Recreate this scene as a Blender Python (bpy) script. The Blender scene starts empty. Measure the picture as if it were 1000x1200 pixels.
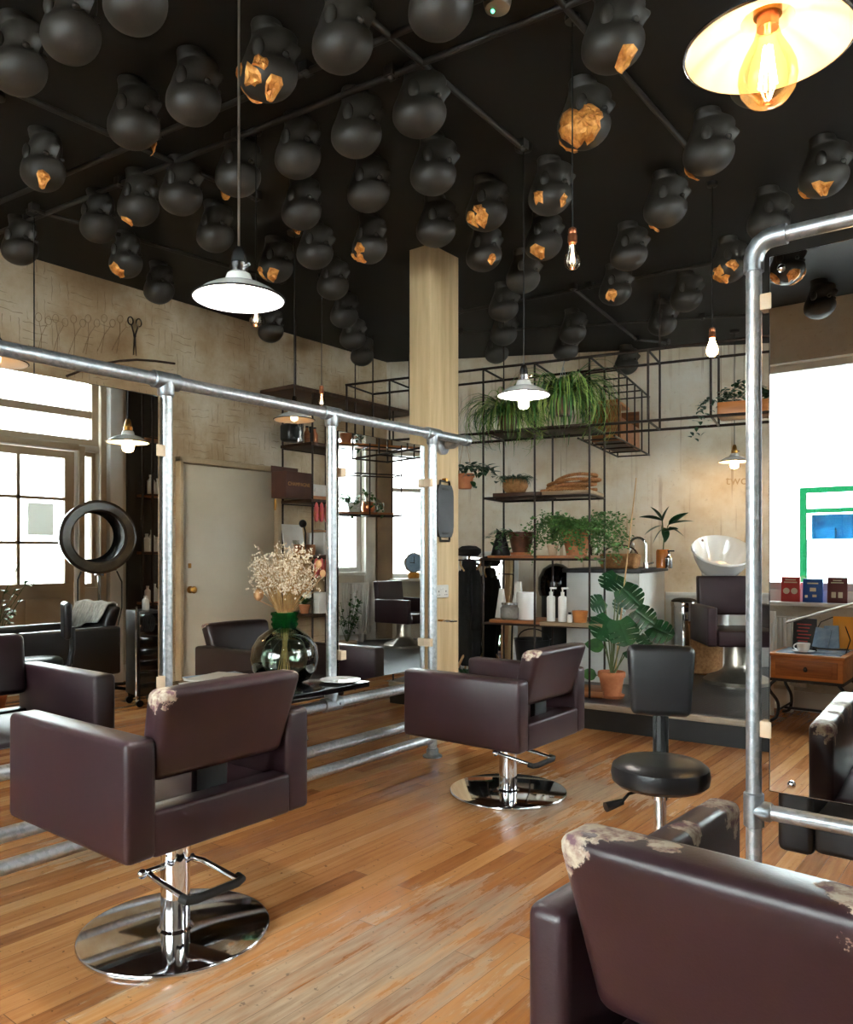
import bpy, bmesh, math, random
from mathutils import Vector, Matrix
R = random.Random(7)
PI = math.pi
# ------------------------------------------------------------------ camera geometry (metres; room axes: X across, Y into the room)
F, H = 923.0, 1.27
TH = math.radians(52.03)
UX, UY = math.cos(TH), math.sin(TH)
XM, YM = -3.02, 2.244          # planes of the two mirror frames
CEIL = 3.32
def room(xc, yc): return (UY*xc - UX*yc, UX*xc + UY*yc)
def at(px, py, d):
    x, y = room((px-500)/F*d, d); return Vector((x, y, H-(py-650)/F*d))
def atz(px, py, z): return at(px, py, (H-z)*F/(py-650))
def ground(px, py, z=0.0): return atz(px, py, z)
def onX(px, py, X0):
    r = (px-500)/F; return at(px, py, X0/(UY*r-UX))
def mirL(p): return Vector((2*XM-p.x, p.y, p.z))
def mirR(p): return Vector((p.x, 2*YM-p.y, p.z))

C = bpy.context.scene.collection
# ------------------------------------------------------------------ mesh builder
def smooth(pts,n=5):
    P=[Vector(p) for p in pts]; out=[]
    for i in range(len(P)-1):
        a,b,c,d=P[max(i-1,0)],P[i],P[i+1],P[min(i+2,len(P)-1)]
        for k in range(n):
            t=k/n; out.append(.5*((2*b)+(c-a)*t+(2*a-5*b+4*c-d)*t*t+(3*b-a-3*c+d)*t**3))
    return out+[P[-1]]
class MB:
    def __init__(s): s.v=[]; s.f=[]
    def add(s, vs, fs, M=None):
        o=len(s.v)
        s.v += [tuple(M@Vector(p)) if M is not None else tuple(p) for p in vs]
        s.f += [tuple(i+o for i in f) for f in fs]
        return s
    def bm(s, b, M=None):
        b.verts.index_update()
        vs=[v.co[:] for v in b.verts]; fs=[[v.index for v in f.verts] for f in b.faces]; b.free()
        return s.add(vs, fs, M)
    def box(s, x0, x1, y0, y1, z0, z1, bev=0, seg=2, M=None, fn=None):
        b=bmesh.new(); bmesh.ops.create_cube(b, size=1)
        for v in b.verts:
            v.co=Vector(((x0+x1)/2+v.co.x*(x1-x0), (y0+y1)/2+v.co.y*(y1-y0), (z0+z1)/2+v.co.z*(z1-z0)))
        if bev: bmesh.ops.bevel(b, geom=b.edges[:], offset=bev, segments=seg, profile=.5, affect='EDGES', clamp_overlap=True)
        if fn:
            for v in b.verts: v.co=Vector(fn(*v.co))
        return s.bm(b, M)
    def tube(s, pts, r, n=8, closed=False, caps=True, M=None):
        pts=[Vector(p) for p in pts]; k=len(pts)
        rs=r if isinstance(r,(list,tuple)) else [r]*k
        vs=[]; fs=[]; up=None
        for i,p in enumerate(pts):
            if closed: t=pts[(i+1)%k]-pts[i-1]
            else: t=pts[min(i+1,k-1)]-pts[max(i-1,0)]
            if t.length<1e-9: t=Vector((0,0,1))
            t.normalize()
            if up is None:
                up=Vector((0,0,1)) if abs(t.z)<.9 else Vector((1,0,0))
            a=(up-t*up.dot(t))
            if a.length<1e-6: a=t.orthogonal()
            a.normalize(); b=t.cross(a); up=a
            for j in range(n):
                w=2*PI*j/n; vs.append(p+(a*math.cos(w)+b*math.sin(w))*rs[i])
        for i in range(k if closed else k-1):
            for j in range(n):
                q=(j+1)%n; i2=(i+1)%k
                fs.append((i*n+j, i*n+q, i2*n+q, i2*n+j))
        if caps and not closed:
            fs.append(tuple(range(n-1,-1,-1))); fs.append(tuple((k-1)*n+j for j in range(n)))
        return s.add(vs, fs, M)
    def cyl(s, p, q, r, n=12, r2=None, M=None): return s.tube([p,q],[r, r if r2 is None else r2], n, M=M)
    def lathe(s, prof, n=24, c=(0,0,0), M=None, sx=1, sy=1, caps=True):
        vs=[]; fs=[]; k=len(prof)
        for (r,z) in prof:
            for j in range(n):
                w=2*PI*j/n; vs.append((c[0]+max(r,1e-4)*math.cos(w)*sx, c[1]+max(r,1e-4)*math.sin(w)*sy, c[2]+z))
        for i in range(k-1):
            for j in range(n):
                q=(j+1)%n; fs.append((i*n+j, i*n+q, (i+1)*n+q, (i+1)*n+j))
        if caps and prof[0][0]>1e-3: fs.append(tuple(range(n-1,-1,-1)))
        if caps and prof[-1][0]>1e-3: fs.append(tuple((k-1)*n+j for j in range(n)))
        return s.add(vs, fs, M)
    def sph(s, c, r, nu=12, nv=8, M=None):
        rx,ry,rz = r if isinstance(r,(tuple,list)) else (r,r,r)
        vs=[(c[0],c[1],c[2]-rz)]; fs=[]
        for i in range(1,nv):
            a=-PI/2+PI*i/nv
            for j in range(nu):
                w=2*PI*j/nu; vs.append((c[0]+rx*math.cos(a)*math.cos(w), c[1]+ry*math.cos(a)*math.sin(w), c[2]+rz*math.sin(a)))
        vs.append((c[0],c[1],c[2]+rz)); L=len(vs)-1
        for j in range(nu): fs.append((0, 1+(j+1)%nu, 1+j))
        for i in range(nv-2):
            for j in range(nu):
                q=(j+1)%nu; a=1+i*nu; fs.append((a+j,a+q,a+nu+q,a+nu+j))
        a=1+(nv-2)*nu
        for j in range(nu): fs.append((a+j, a+(j+1)%nu, L))
        return s.add(vs, fs, M)
    def loft(s, rings, M=None, cap=True):
        n=len(rings[0]); vs=[p for r in rings for p in r]; fs=[]
        for i in range(len(rings)-1):
            for j in range(n):
                q=(j+1)%n; fs.append((i*n+j,i*n+q,(i+1)*n+q,(i+1)*n+j))
        if cap: fs.append(tuple(range(n-1,-1,-1))); fs.append(tuple((len(rings)-1)*n+j for j in range(n)))
        return s.add(vs, fs, M)
    def strip(s, L, Rr, M=None):                     # ribbon between two point lists
        k=len(L); return s.add(list(L)+list(Rr), [(i,i+1,k+i+1,k+i) for i in range(k-1)], M)
    def prism(s, poly, z0, z1, M=None):
        n=len(poly); vs=[(x,y,z0) for x,y in poly]+[(x,y,z1) for x,y in poly]
        fs=[tuple(range(n-1,-1,-1)), tuple(range(n,2*n))]+[(i,(i+1)%n,n+(i+1)%n,n+i) for i in range(n)]
        return s.add(vs, fs, M)
    def mesh(s, name):
        me=bpy.data.meshes.new(name); me.from_pydata(s.v,[],s.f); me.validate()
        b=bmesh.new(); b.from_mesh(me); bmesh.ops.recalc_face_normals(b, faces=b.faces[:]); b.to_mesh(me); b.free()
        for p in me.polygons: p.use_smooth=True
        try: me.set_sharp_from_angle(angle=math.radians(38))
        except Exception: pass
        return me
def obj(name, mb, m, parent=None, loc=None, label=None, solid=0):
    me=mb if isinstance(mb,bpy.types.Mesh) else mb.mesh(name)
    if m is not None and not me.materials: me.materials.append(m)
    o=bpy.data.objects.new(name, me); C.objects.link(o)
    if parent: o.parent=parent
    if loc is not None: o.location=loc
    if label: o['label']=label
    if solid:
        md=o.modifiers.new('solid','SOLIDIFY'); md.thickness=solid; md.offset=0
    return o
def thing(name, label, cat, loc=(0,0,0), rz=0, group=None):
    o=bpy.data.objects.new(name,None); C.objects.link(o); o.empty_display_size=.05
    o.location=loc; o.rotation_euler=(0,0,rz); o['label']=label; o['category']=cat; o['kind']='thing'
    if group: o['group']=group
    return o
def tag(o, label, cat, group=None, kind='thing'):
    o['label']=label; o['category']=cat; o['kind']=kind
    if group: o['group']=group
    return o
def struct(name, mb, m, parent=None, loc=None):
    o=obj(name, mb, m, parent, loc)
    if not parent: o['kind']='structure'
    return o
def dup(root, loc, rz=None, label=None, group=None):
    r=root.copy(); C.objects.link(r); r.location=loc
    if rz is not None: r.rotation_euler=(0,0,rz)
    if label: r['label']=label
    if group: r['group']=group
    for ch in list(root.children):
        c=ch.copy(); C.objects.link(c); c.parent=r
        for g in list(ch.children):
            d=g.copy(); C.objects.link(d); d.parent=c
    return r
# ------------------------------------------------------------------ materials
def lin(c):
    return tuple(((x/255)/12.92 if x/255<=.04045 else ((x/255+.055)/1.055)**2.4) for x in c)+(1,)
class NT:
    def __init__(s, name):
        s.m=bpy.data.materials.new(name); s.m.use_nodes=True; s.t=s.m.node_tree; s.n=s.t.nodes; s.n.clear()
        s.out=s.n.new('ShaderNodeOutputMaterial')
    def new(s, typ, **kw):
        n=s.n.new(typ)
        for k,v in kw.items(): setattr(n,k,v)
        return n
    def link(s,a,b): s.t.links.new(a,b)
    def math(s,op,a,b=None,clamp=False):
        n=s.new('ShaderNodeMath',operation=op); n.use_clamp=clamp
        for i,x in enumerate((a,b)):
            if x is None: continue
            if isinstance(x,(int,float)): n.inputs[i].default_value=x
            else: s.link(x,n.inputs[i])
        return n.outputs[0]
    def coord(s): return s.new('ShaderNodeTexCoord').outputs['Object']
    def noise(s,co,scale,detail=4,rough=.55,vec=None):
        n=s.new('ShaderNodeTexNoise'); n.inputs['Scale'].default_value=scale; n.inputs['Detail'].default_value=detail; n.inputs['Roughness'].default_value=rough
        if vec:
            mp=s.new('ShaderNodeMapping'); mp.inputs['Scale'].default_value=vec; s.link(co,mp.inputs['Vector']); co=mp.outputs[0]
        s.link(co,n.inputs['Vector']); return n.outputs['Fac']
    def ramp(s,x,stops):
        n=s.new('ShaderNodeValToRGB'); e=n.color_ramp.elements
        while len(e)<len(stops): e.new(.5)
        for i,(p,c) in enumerate(stops): e[i].position=p; e[i].color=c if len(c)==4 else tuple(c)+(1,)
        s.link(x,n.inputs[0]); return n.outputs['Color']
    def step(s,x,a,b):
        n=s.new('ShaderNodeMapRange'); n.interpolation_type='SMOOTHSTEP'; n.inputs['From Min'].default_value=a; n.inputs['From Max'].default_value=b
        s.link(x,n.inputs['Value']); return n.outputs[0]
    def mix(s,f,a,b,mode='MIX'):
        n=s.new('ShaderNodeMix',data_type='RGBA',blend_type=mode)
        for i,x in ((0,f),(6,a),(7,b)):
            if isinstance(x,(int,float)): n.inputs[i].default_value=x
            elif isinstance(x,tuple): n.inputs[i].default_value=x
            else: s.link(x,n.inputs[i])
        return n.outputs[2]
    def bsdf(s,col,rough=.5,metal=0,spec=.5,coat=0,normal=None,**kw):
        b=s.new('ShaderNodeBsdfPrincipled')
        for k,x in (('Base Color',col),('Roughness',rough),('Metallic',metal),('Specular IOR Level',spec),('Coat Weight',coat)):
            if isinstance(x,(int,float,tuple)): b.inputs[k].default_value=x
            else: s.link(x,b.inputs[k])
        for k,x in kw.items(): b.inputs[k.replace('_',' ')].default_value=x
        if normal is not None: s.link(normal,b.inputs['Normal'])
        s.link(b.outputs[0],s.out.inputs[0]); return b
    def bump(s,h,strength=.2,dist=.01):
        n=s.new('ShaderNodeBump'); n.inputs['Strength'].default_value=strength; n.inputs['Distance'].default_value=dist
        s.link(h,n.inputs['Height']); return n.outputs[0]
def mat(name, c1, c2=None, rough=.5, metal=0, spec=.5, scale=6, bump=0, bscale=60, coat=0, vec=None, lo=.35, hi=.65, **kw):
    t=NT(name); co=t.coord()
    c1=lin(c1); col=c1
    if c2:
        col=t.ramp(t.noise(co,scale,5,.6,vec),[(lo,c1),(hi,lin(c2))])
    nrm=t.bump(t.noise(co,bscale,3),bump,.004) if bump else None
    t.bsdf(col,rough,metal,spec,coat,nrm,**kw); return t.m
def emis(name,c,strength):
    t=NT(name); e=t.new('ShaderNodeEmission'); e.inputs[0].default_value=lin(c); e.inputs[1].default_value=strength
    t.link(e.outputs[0],t.out.inputs[0]); return t.m
def thin_glass(name, tint=(255,255,255), refl=1.0, rough=0.0, haze=0.0):
    t=NT(name); tr=t.new('ShaderNodeBsdfTransparent'); tr.inputs[0].default_value=lin(tint)
    gl=t.new('ShaderNodeBsdfGlossy'); gl.inputs['Roughness'].default_value=rough
    fr=t.new('ShaderNodeFresnel'); fr.inputs[0].default_value=1.45
    mx=t.new('ShaderNodeMixShader'); f=t.math('MULTIPLY',fr.outputs[0],refl,True)
    if haze: f=t.math('ADD',f,haze,True)
    t.link(f,mx.inputs[0]); t.link(tr.outputs[0],mx.inputs[1]); t.link(gl.outputs[0],mx.inputs[2]); t.link(mx.outputs[0],t.out.inputs[0]); return t.m
def leather(name, base, base2, spots=(), rough=.38):
    """dyed leather, scuffed through to the pale backing around the given places (object coordinates)"""
    t=NT(name); co=t.coord(); n=t.noise(co,7,5,.6)
    col=t.ramp(n,[(.3,lin(base)),(.7,lin(base2))])
    fine=t.noise(co,220,2)
    scr=t.noise(co,60,3,.7); 
    rgh=t.math('ADD',t.math('MULTIPLY',n,.12),rough-.06)
    if spots:
        m=None
        for (x,y,z,r) in spots:
            d=t.new('ShaderNodeVectorMath',operation='DISTANCE'); t.link(co,d.inputs[0]); d.inputs[1].default_value=(x,y,z)
            v=t.math('SUBTRACT',1,t.math('DIVIDE',d.outputs['Value'],r))
            m=v if m is None else t.math('MAXIMUM',m,v)
        jag=t.noise(co,22,5,.65)
        v=t.math('ADD',m,t.math('MULTIPLY',t.math('SUBTRACT',jag,.5),1.5))
        mk=t.step(v,.30,.36)
        under=t.ramp(t.noise(co,45,3,.6),[(.38,lin((112,78,86))),(.46,lin((158,134,120))),(.60,lin((196,184,164)))])
        col=t.mix(mk,col,under)
        rgh=t.math('ADD',rgh,t.math('MULTIPLY',mk,.3))
    t.bsdf(col,rgh,0,.5,0,t.bump(fine,.12,.002)); return t.m
def wood(name, c1, c2, rough=.45, axis='Y', scale=3.0):
    t=NT(name); co=t.coord(); v={'X':(1,14,14),'Y':(14,1,14),'Z':(14,14,1)}[axis]
    n=t.noise(co,scale,6,.6,v); col=t.ramp(n,[(.3,lin(c1)),(.7,lin(c2))])
    t.bsdf(col,rough,0,.4,0,t.bump(n,.15,.003)); return t.m
M={}
def init_mats():
    M['leather']=leather('burgundy_leather',(42,23,28),(52,29,35))
    M['leather_dark']=leather('dark_leather',(34,25,26),(44,33,33))
    M['black_leather']=mat('black_vinyl',(16,16,18),(24,24,26),.32,bump=.06,bscale=150)
    M['chrome']=mat('chrome',(222,224,228),None,.06,1)
    M['steel']=mat('brushed_steel',(190,190,192),(160,162,166),.22,1,scale=4,vec=(1,1,20))
    M['alu']=mat('cast_aluminium',(200,192,180),(180,172,160),.35,1)
    t=NT('galvanised'); co=t.coord()
    vo=t.new('ShaderNodeTexVoronoi'); vo.inputs['Scale'].default_value=70; t.link(co,vo.inputs['Vector'])
    sp=t.new('ShaderNodeSeparateColor'); t.link(vo.outputs['Color'],sp.inputs[0])
    col=t.ramp(sp.outputs[0],[(0,lin((166,172,178))),(1,lin((196,200,204)))])
    t.bsdf(col,t.math('ADD',t.math('MULTIPLY',sp.outputs[1],.06),.36),.78,.5); M['galv']=t.m
    M['galv_cast']=mat('galvanised_fitting',(178,184,190),(150,156,162),.42,.9,scale=30,bump=.1,bscale=90)
    M['mirror']=mat('mirror_silver',(240,243,242),None,.0,1)
    M['black']=mat('black_paint',(14,14,15),(20,20,20),.5)
    M['black_gloss']=mat('black_gloss',(10,10,11),None,.12)
    M['iron']=mat('dark_steel_rod',(38,30,26),(58,44,36),.5,.5,scale=30)
    M['white']=mat('white_paint',(225,224,220),(212,210,204),.45,scale=3)
    M['ceramic']=mat('white_ceramic',(238,238,236),None,.1,coat=.5)
    M['enamel']=mat('white_enamel',(236,235,230),None,.2,coat=.3)
    M['brass']=mat('brass',(190,140,70),(160,112,52),.28,1,scale=20)
    M['copper']=mat('copper_fitting',(196,122,84),None,.3,.9)
    M['gold']=mat('gold_leaf',(240,170,88),(196,118,48),.4,.35,scale=30,bump=.6,bscale=55,lo=.4,hi=.6)
    M['head']=mat('black_plaster',(52,47,40),(42,38,33),.5,scale=14,bump=.05,bscale=120)
    M['oak']=wood('pale_oak',(196,166,122),(226,200,158),.6,'Z',1.2)
    M['board']=wood('varnished_board',(120,70,36),(170,108,58),.45,'X',2.5)
    M['board_dark']=wood('dark_board',(52,34,24),(84,56,38),.5,'X',2.5)
    M['board_grey']=wood('weathered_board',(120,100,78),(158,134,104),.6,'X',2.5)
    M['pine']=wood('orange_pine',(156,92,44),(196,128,68),.4,'X',2)
    M['terracotta']=mat('terracotta',(176,104,66),(196,128,86),.75,scale=12)
    M['terracotta_dark']=mat('glazed_brown',(76,44,30),(104,62,42),.35,scale=18)
    M['terracotta_pale']=mat('pale_clay',(206,178,150),(190,158,128),.8,scale=12)
    M['soil']=mat('soil',(40,28,20),(60,44,32),.9,scale=60,bump=.8,bscale=80)
    M['leaf']=mat('leaf_green',(38,84,36),(70,120,52),.4,scale=12)
    M['leaf_dark']=mat('leaf_dark',(20,58,34),(40,86,46),.32,scale=10)
    M['leaf_light']=mat('leaf_light',(112,146,66),(158,180,98),.45,scale=14)
    M['fern']=mat('fern_green',(52,98,44),(92,134,62),.5,scale=10)
    M['stem']=mat('stem_green',(90,100,54),None,.6)
    M['cane']=mat('cane',(188,146,96),(206,168,118),.5,scale=20)
    M['wicker']=mat('wicker',(176,128,78),(140,94,52),.7,scale=40,bump=.8,bscale=70)
    M['rope']=mat('sisal_rope',(182,124,72),(142,90,48),.85,scale=60,bump=.6,bscale=120)
    M['paper']=mat('paper',(232,230,224),(220,216,208),.7,scale=8)
    M['cloth_black']=mat('black_cloth',(16,15,16),(26,25,26),.95,scale=20)
    M['cloth_grey']=mat('grey_towel',(170,168,160),(196,194,186),.95,scale=30,bump=.5,bscale=150)
    M['rubber']=mat('black_rubber',(18,18,18),None,.6)
    M['plastic']=mat('black_plastic',(22,22,24),None,.35)
    M['clip']=mat('cream_plastic',(214,190,160),None,.5)
    M['glass']=thin_glass('window_glass',(250,253,252),.8)
    M['jar_glass']=thin_glass('clear_glass',(242,246,242),1.0,.02)
    M['bulb_glass']=thin_glass('bulb_glass',(255,250,242),1.0,.05,.03)
    M['amber_glass']=thin_glass('amber_glass',(255,238,206),.45,.05,.02)
    M['vase_glass']=thin_glass('green_glass',(214,234,218),2.2,.03,.03)
    M['vase_neck']=None
    t=NT('emerald_neck_glass'); tr=t.new('ShaderNodeBsdfTranslucent'); tr.inputs[0].default_value=lin((40,150,84)); df=t.bsdf(lin((16,84,44)),.08,0,.6); m1=t.new('ShaderNodeMixShader'); m1.inputs[0].default_value=.45; t.link(df.outputs[0],m1.inputs[1]); t.link(tr.outputs[0],m1.inputs[2])
    tp=t.new('ShaderNodeBsdfTransparent'); tp.inputs[0].default_value=lin((120,200,140)); m2=t.new('ShaderNodeMixShader'); m2.inputs[0].default_value=.34; t.link(tp.outputs[0],m2.inputs[1]); t.link(m1.outputs[0],m2.inputs[2]); t.link(m2.outputs[0],t.out.inputs[0]); M['vase_neck']=t.m
    M['dry']=mat('dried_blossom',(246,234,212),(226,206,176),.9,scale=40)
    M['straw']=mat('straw',(196,158,104),(168,128,76),.8,scale=30)
    M['burg_dark']=mat('maroon_card',(96,34,34),None,.5)
    M['red']=mat('red_card',(186,54,50),None,.5)
    M['blue']=mat('blue_card',(24,84,170),None,.45)
    M['pale_blue']=mat('pale_blue_card',(150,180,206),(120,152,184),.4,scale=20)
    M['yellow']=mat('yellow_card',(240,168,44),None,.45)
    M['pink']=mat('orange_pink_cloth',(206,110,70),(212,80,110),.7,scale=18)
    M['box_brown']=mat('brown_card_box',(74,40,26),(86,48,32),.6,scale=6)
    M['gold_print']=mat('gold_print',(170,120,66),None,.4,.5)
    M['cream_print']=mat('cream_print',(226,214,190),None,.6)
    M['green_paint']=mat('green_paint',(4,46,24),None,.9,spec=.02)
    M['glass_out']=thin_glass('street_glass',(235,244,246),.06)
    M['blue_display']=mat('blue_display',(6,40,70),(20,66,92),.9,spec=.02,scale=8)
    M['white_wall_out']=mat('render_white',(236,236,232),(224,224,220),.8,scale=1)
    M['asphalt']=mat('pavement',(150,148,144),(130,128,124),.9,scale=4)
    M['joinery']=mat('cream_joinery',(196,178,152),(182,162,134),.5,scale=3)
    M['joinery_white']=mat('white_joinery',(226,224,218),(210,206,198),.45,scale=3)
    M['amber_soap']=mat('amber_plastic',(196,110,40),None,.25)
    M['filament']=emis('glowing_filament',(255,214,164),48)
    M['filament_dim']=emis('glowing_filament_dim',(255,214,160),5)
    M['lamp_white']=emis('lit_white_bulb',(255,248,238),60)
    M['lamp_dim']=emis('dim_warm_bulb',(255,190,120),2.2)
    M['lamp_flat']=emis('lit_white_bulb_strong',(255,250,244),160)
    M['lamp_warm']=emis('lit_warm_bulb',(255,206,140),16)
    M['led']=emis('green_led',(60,255,150),3)
init_mats()
t=NT('translucent_paper'); a=t.new('ShaderNodeBsdfTranslucent'); a.inputs[0].default_value=lin((200,200,196)); d_=t.new('ShaderNodeBsdfDiffuse'); d_.inputs[0].default_value=lin((220,218,212)); mx=t.new('ShaderNodeMixShader'); t.link(d_.outputs[0],mx.inputs[1]); t.link(a.outputs[0],mx.inputs[2]); t.link(mx.outputs[0],t.out.inputs[0]); M['notice']=t.m
# ================================================================== THE SETTING
def plaster(name, scratch=None):
    t=NT(name); co=t.coord()
    a=t.noise(co,1.1,6,.62); b=t.noise(co,4.5,5,.65); c=t.noise(co,28,3,.6)
    mixf=t.math('ADD',t.math('MULTIPLY',a,.75),t.math('MULTIPLY',b,.25))
    col=t.ramp(mixf,[(p_,lin(c_)) for p_,c_ in ([(.30,(190,162,126)),(.42,(212,192,162)),(.54,(226,214,194)),(.66,(234,228,216))] if scratch=='reeds' else [(.33,(150,120,86)),(.45,(176,150,116)),(.56,(198,180,152)),(.68,(216,204,184))] if scratch else [(.33,(184,172,154)),(.5,(200,192,178)),(.66,(214,208,198))])])
    h=b
    sx=t.new('ShaderNodeSeparateXYZ'); t.link(co,sx.inputs[0])
    if scratch=='weave':
        y=t.math('DIVIDE',sx.outputs[1],.17); z=t.math('DIVIDE',sx.outputs[2],.17)
        ck=t.math('MODULO',t.math('ABSOLUTE',t.math('ADD',t.math('FLOOR',y),t.math('FLOOR',t.math('ADD',z,40)))),2)
        wob=t.math('MULTIPLY',t.noise(co,9,2),.9)
        def lines(v): 
            f=t.math('FRACT',t.math('ADD',t.math('MULTIPLY',v,3.0),t.math('ADD',wob,20)))
            return t.math('LESS_THAN',f,.09)
        hl=lines(z); vl=lines(y)
        m=t.math('ADD',t.math('MULTIPLY',hl,ck),t.math('MULTIPLY',vl,t.math('SUBTRACT',1,ck)))
        m=t.math('MULTIPLY',m,t.step(t.noise(co,5,3),.42,.6))
        col=t.mix(t.math('MULTIPLY',m,.55),col,lin((104,80,56)))
    if scratch=='reeds':
        mp=t.new('ShaderNodeMapping'); mp.inputs['Scale'].default_value=(26,26,.7); mp.inputs['Rotation'].default_value=(.0,.12,0); t.link(co,mp.inputs[0])
        n1=t.noise(mp.outputs[0],1,4,.5)
        mp2=t.new('ShaderNodeMapping'); mp2.inputs['Scale'].default_value=(20,20,.9); mp2.inputs['Rotation'].default_value=(0,-.3,0); t.link(co,mp2.inputs[0])
        n2=t.noise(mp2.outputs[0],1,3,.5)
        r=t.math('MAXIMUM',t.step(n1,.6,.68),t.step(n2,.64,.70))
        r=t.math('MULTIPLY',r,t.step(t.noise(co,1.6,3),.4,.6))
        col=t.mix(t.math('MULTIPLY',r,.5),col,lin((150,110,70)))
    col=t.mix(t.math('MULTIPLY',t.step(c,.6,.75),.25),col,lin((150,118,84)))
    t.bsdf(col,.9,0,.25,0,t.bump(h,.25,.02)); return t.m
M['plaster']=plaster('limewashed_plaster')
M['plaster_weave']=plaster('scored_plaster','weave')
M['plaster_reeds']=plaster('reed_drawn_plaster','reeds')
M['ceil']=mat('ceiling_black',(19,17,14),(15,14,12),.75,scale=2,bump=.1,bscale=20)

def floor_mat():
    t=NT('worn_varnished_boards'); co=t.coord()
    sx=t.new('ShaderNodeSeparateXYZ'); t.link(co,sx.inputs[0]); x=sx.outputs[0]; y=sx.outputs[1]
    W=.078; row=t.math('FLOOR',t.math('DIVIDE',x,W))
    wn=t.new('ShaderNodeTexWhiteNoise',noise_dimensions='1D'); t.link(row,wn.inputs['W'])
    L=1.7; yy=t.math('ADD',t.math('DIVIDE',y,L),t.math('MULTIPLY',wn.outputs['Value'],7.3)); brd=t.math('FLOOR',yy)
    cb=t.new('ShaderNodeCombineXYZ'); t.link(row,cb.inputs[0]); t.link(brd,cb.inputs[1])
    w2=t.new('ShaderNodeTexWhiteNoise',noise_dimensions='2D'); t.link(cb.outputs[0],w2.inputs['Vector'])
    rnd=w2.outputs['Value']
    cv=t.new('ShaderNodeVectorMath',operation='ADD'); t.link(co,cv.inputs[0])
    off=t.new('ShaderNodeCombineXYZ'); t.link(t.math('MULTIPLY',rnd,9.0),off.inputs[1]); t.link(off.outputs[0],cv.inputs[1])
    gr=t.noise(cv.outputs[0],2.2,6,.62,(22,1.3,1)); big=t.noise(co,1.0,4,.6)
    f=t.math('ADD',t.math('MULTIPLY',gr,.55),t.math('MULTIPLY',rnd,.38))
    f=t.math('ADD',f,t.math('MULTIPLY',t.math('SUBTRACT',big,.5),.35))
    col=t.ramp(f,[(.2,lin((142,84,44))),(.42,lin((184,120,68))),(.6,lin((206,146,90))),(.85,lin((224,176,124)))])
    # foot-worn places where the varnish is gone
    m=None
    for (px,py,r) in ((700,925,.5),(640,950,.42),(560,1060,.30),(470,1120,.42),(400,1160,.45),(330,1190,.42),(120,990,.3),(760,900,.35),(240,1230,.5)):
        g=ground(px,py); d=t.new('ShaderNodeVectorMath',operation='DISTANCE'); t.link(co,d.inputs[0]); d.inputs[1].default_value=(g.x,g.y,0)
        v=t.math('SUBTRACT',1,t.math('DIVIDE',d.outputs['Value'],r)); m=v if m is None else t.math('MAXIMUM',m,v)
    jag=t.noise(cv.outputs[0],2.2,6,.65,(7,.8,1))
    v=t.math('ADD',m,t.math('MULTIPLY',t.math('SUBTRACT',jag,.5),2.8))
    v=t.math('ADD',v,t.math('MULTIPLY',t.math('SUBTRACT',t.noise(co,6,6,.7,(7,1.2,1)),.5),1.3))
    wear=t.step(v,-.05,1.0)
    grey=t.ramp(t.noise(cv.outputs[0],3,5,.6,(16,1.5,1)),[(.3,lin((150,128,104))),(.7,lin((206,188,162)))])
    col=t.mix(t.math('MULTIPLY',wear,.8),col,grey)
    spots=t.step(t.noise(co,38,3,.6),.64,.70); col=t.mix(t.math('MULTIPLY',spots,.6),col,lin((60,36,20)))
    fx=t.math('FRACT',t.math('DIVIDE',x,W)); fy=t.math('FRACT',yy)
    gap=t.math('MAXIMUM',t.math('LESS_THAN',fx,.022),t.math('LESS_THAN',fy,.0016))
    col=t.mix(t.math('MULTIPLY',gap,.75),col,lin((56,30,14)))
    rough=t.math('ADD',t.math('ADD',.12,t.math('MULTIPLY',wear,.30)),t.math('MULTIPLY',t.noise(co,6,4),.12))
    hgt=t.math('SUBTRACT',t.math('MULTIPLY',gr,.3),gap)
    t.bsdf(col,rough,0,.5,0,t.bump(hgt,.12,.004)); return t.m
M['floor']=floor_mat()
def stud_mat():
    t=NT('studded_rubber'); co=t.coord()
    vo=t.new('ShaderNodeTexVoronoi'); vo.inputs['Scale'].default_value=38; vo.inputs['Randomness'].default_value=0; t.link(co,vo.inputs['Vector'])
    h=t.step(vo.outputs['Distance'],.5,.35)
    t.bsdf(t.ramp(t.noise(co,4),[(.3,lin((30,34,40))),(.7,lin((40,44,52)))]),.3,0,.5,0,t.bump(h,.5,.004)); return t.m
M['stud']=stud_mat()

CORN=[(-5.5,-2.48),(1.3,-2.48),(1.3,6.05),(-.165,9.007),(-5.5,6.36)]
struct('floor', MB().prism([(x*1.0,y*1.0) for x,y in CORN],-.12,0), M['floor'])
struct('ceiling', MB().prism([(-5.8,-2.8),(1.6,-2.8),(1.6,6.1),(-.1,9.5),(-5.8,6.6)],CEIL,CEIL+.25), M['ceil'])
def wmat(A,B):
    d=Vector((B[0]-A[0],B[1]-A[1],0)); L=d.length; d.normalize(); o=Vector((d.y,-d.x,0))   # outward = right of A->B (room is counter-clockwise)
    m=Matrix(((d.x,o.x,0,A[0]),(d.y,o.y,0,A[1]),(0,0,1,0),(0,0,0,1))); return m,L
def wall(name,A,B,m,openings=(),th=.25):
    W,L=wmat(A,B); mb=MB()
    xs=sorted({0,L}|{v for o in openings for v in o[:2]}); zs=sorted({-.1,CEIL+.02}|{v for o in openings for v in o[2:]})
    for i in range(len(xs)-1):
        for j in range(len(zs)-1):
            cx,cz=(xs[i]+xs[i+1])/2,(zs[j]+zs[j+1])/2
            if any(o[0]<cx<o[1] and o[2]<cz<o[3] for o in openings): continue
            mb.box(xs[i],xs[i+1],0,th,zs[j],zs[j+1],M=W)
    o=struct(name,mb,m); return W,L
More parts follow.
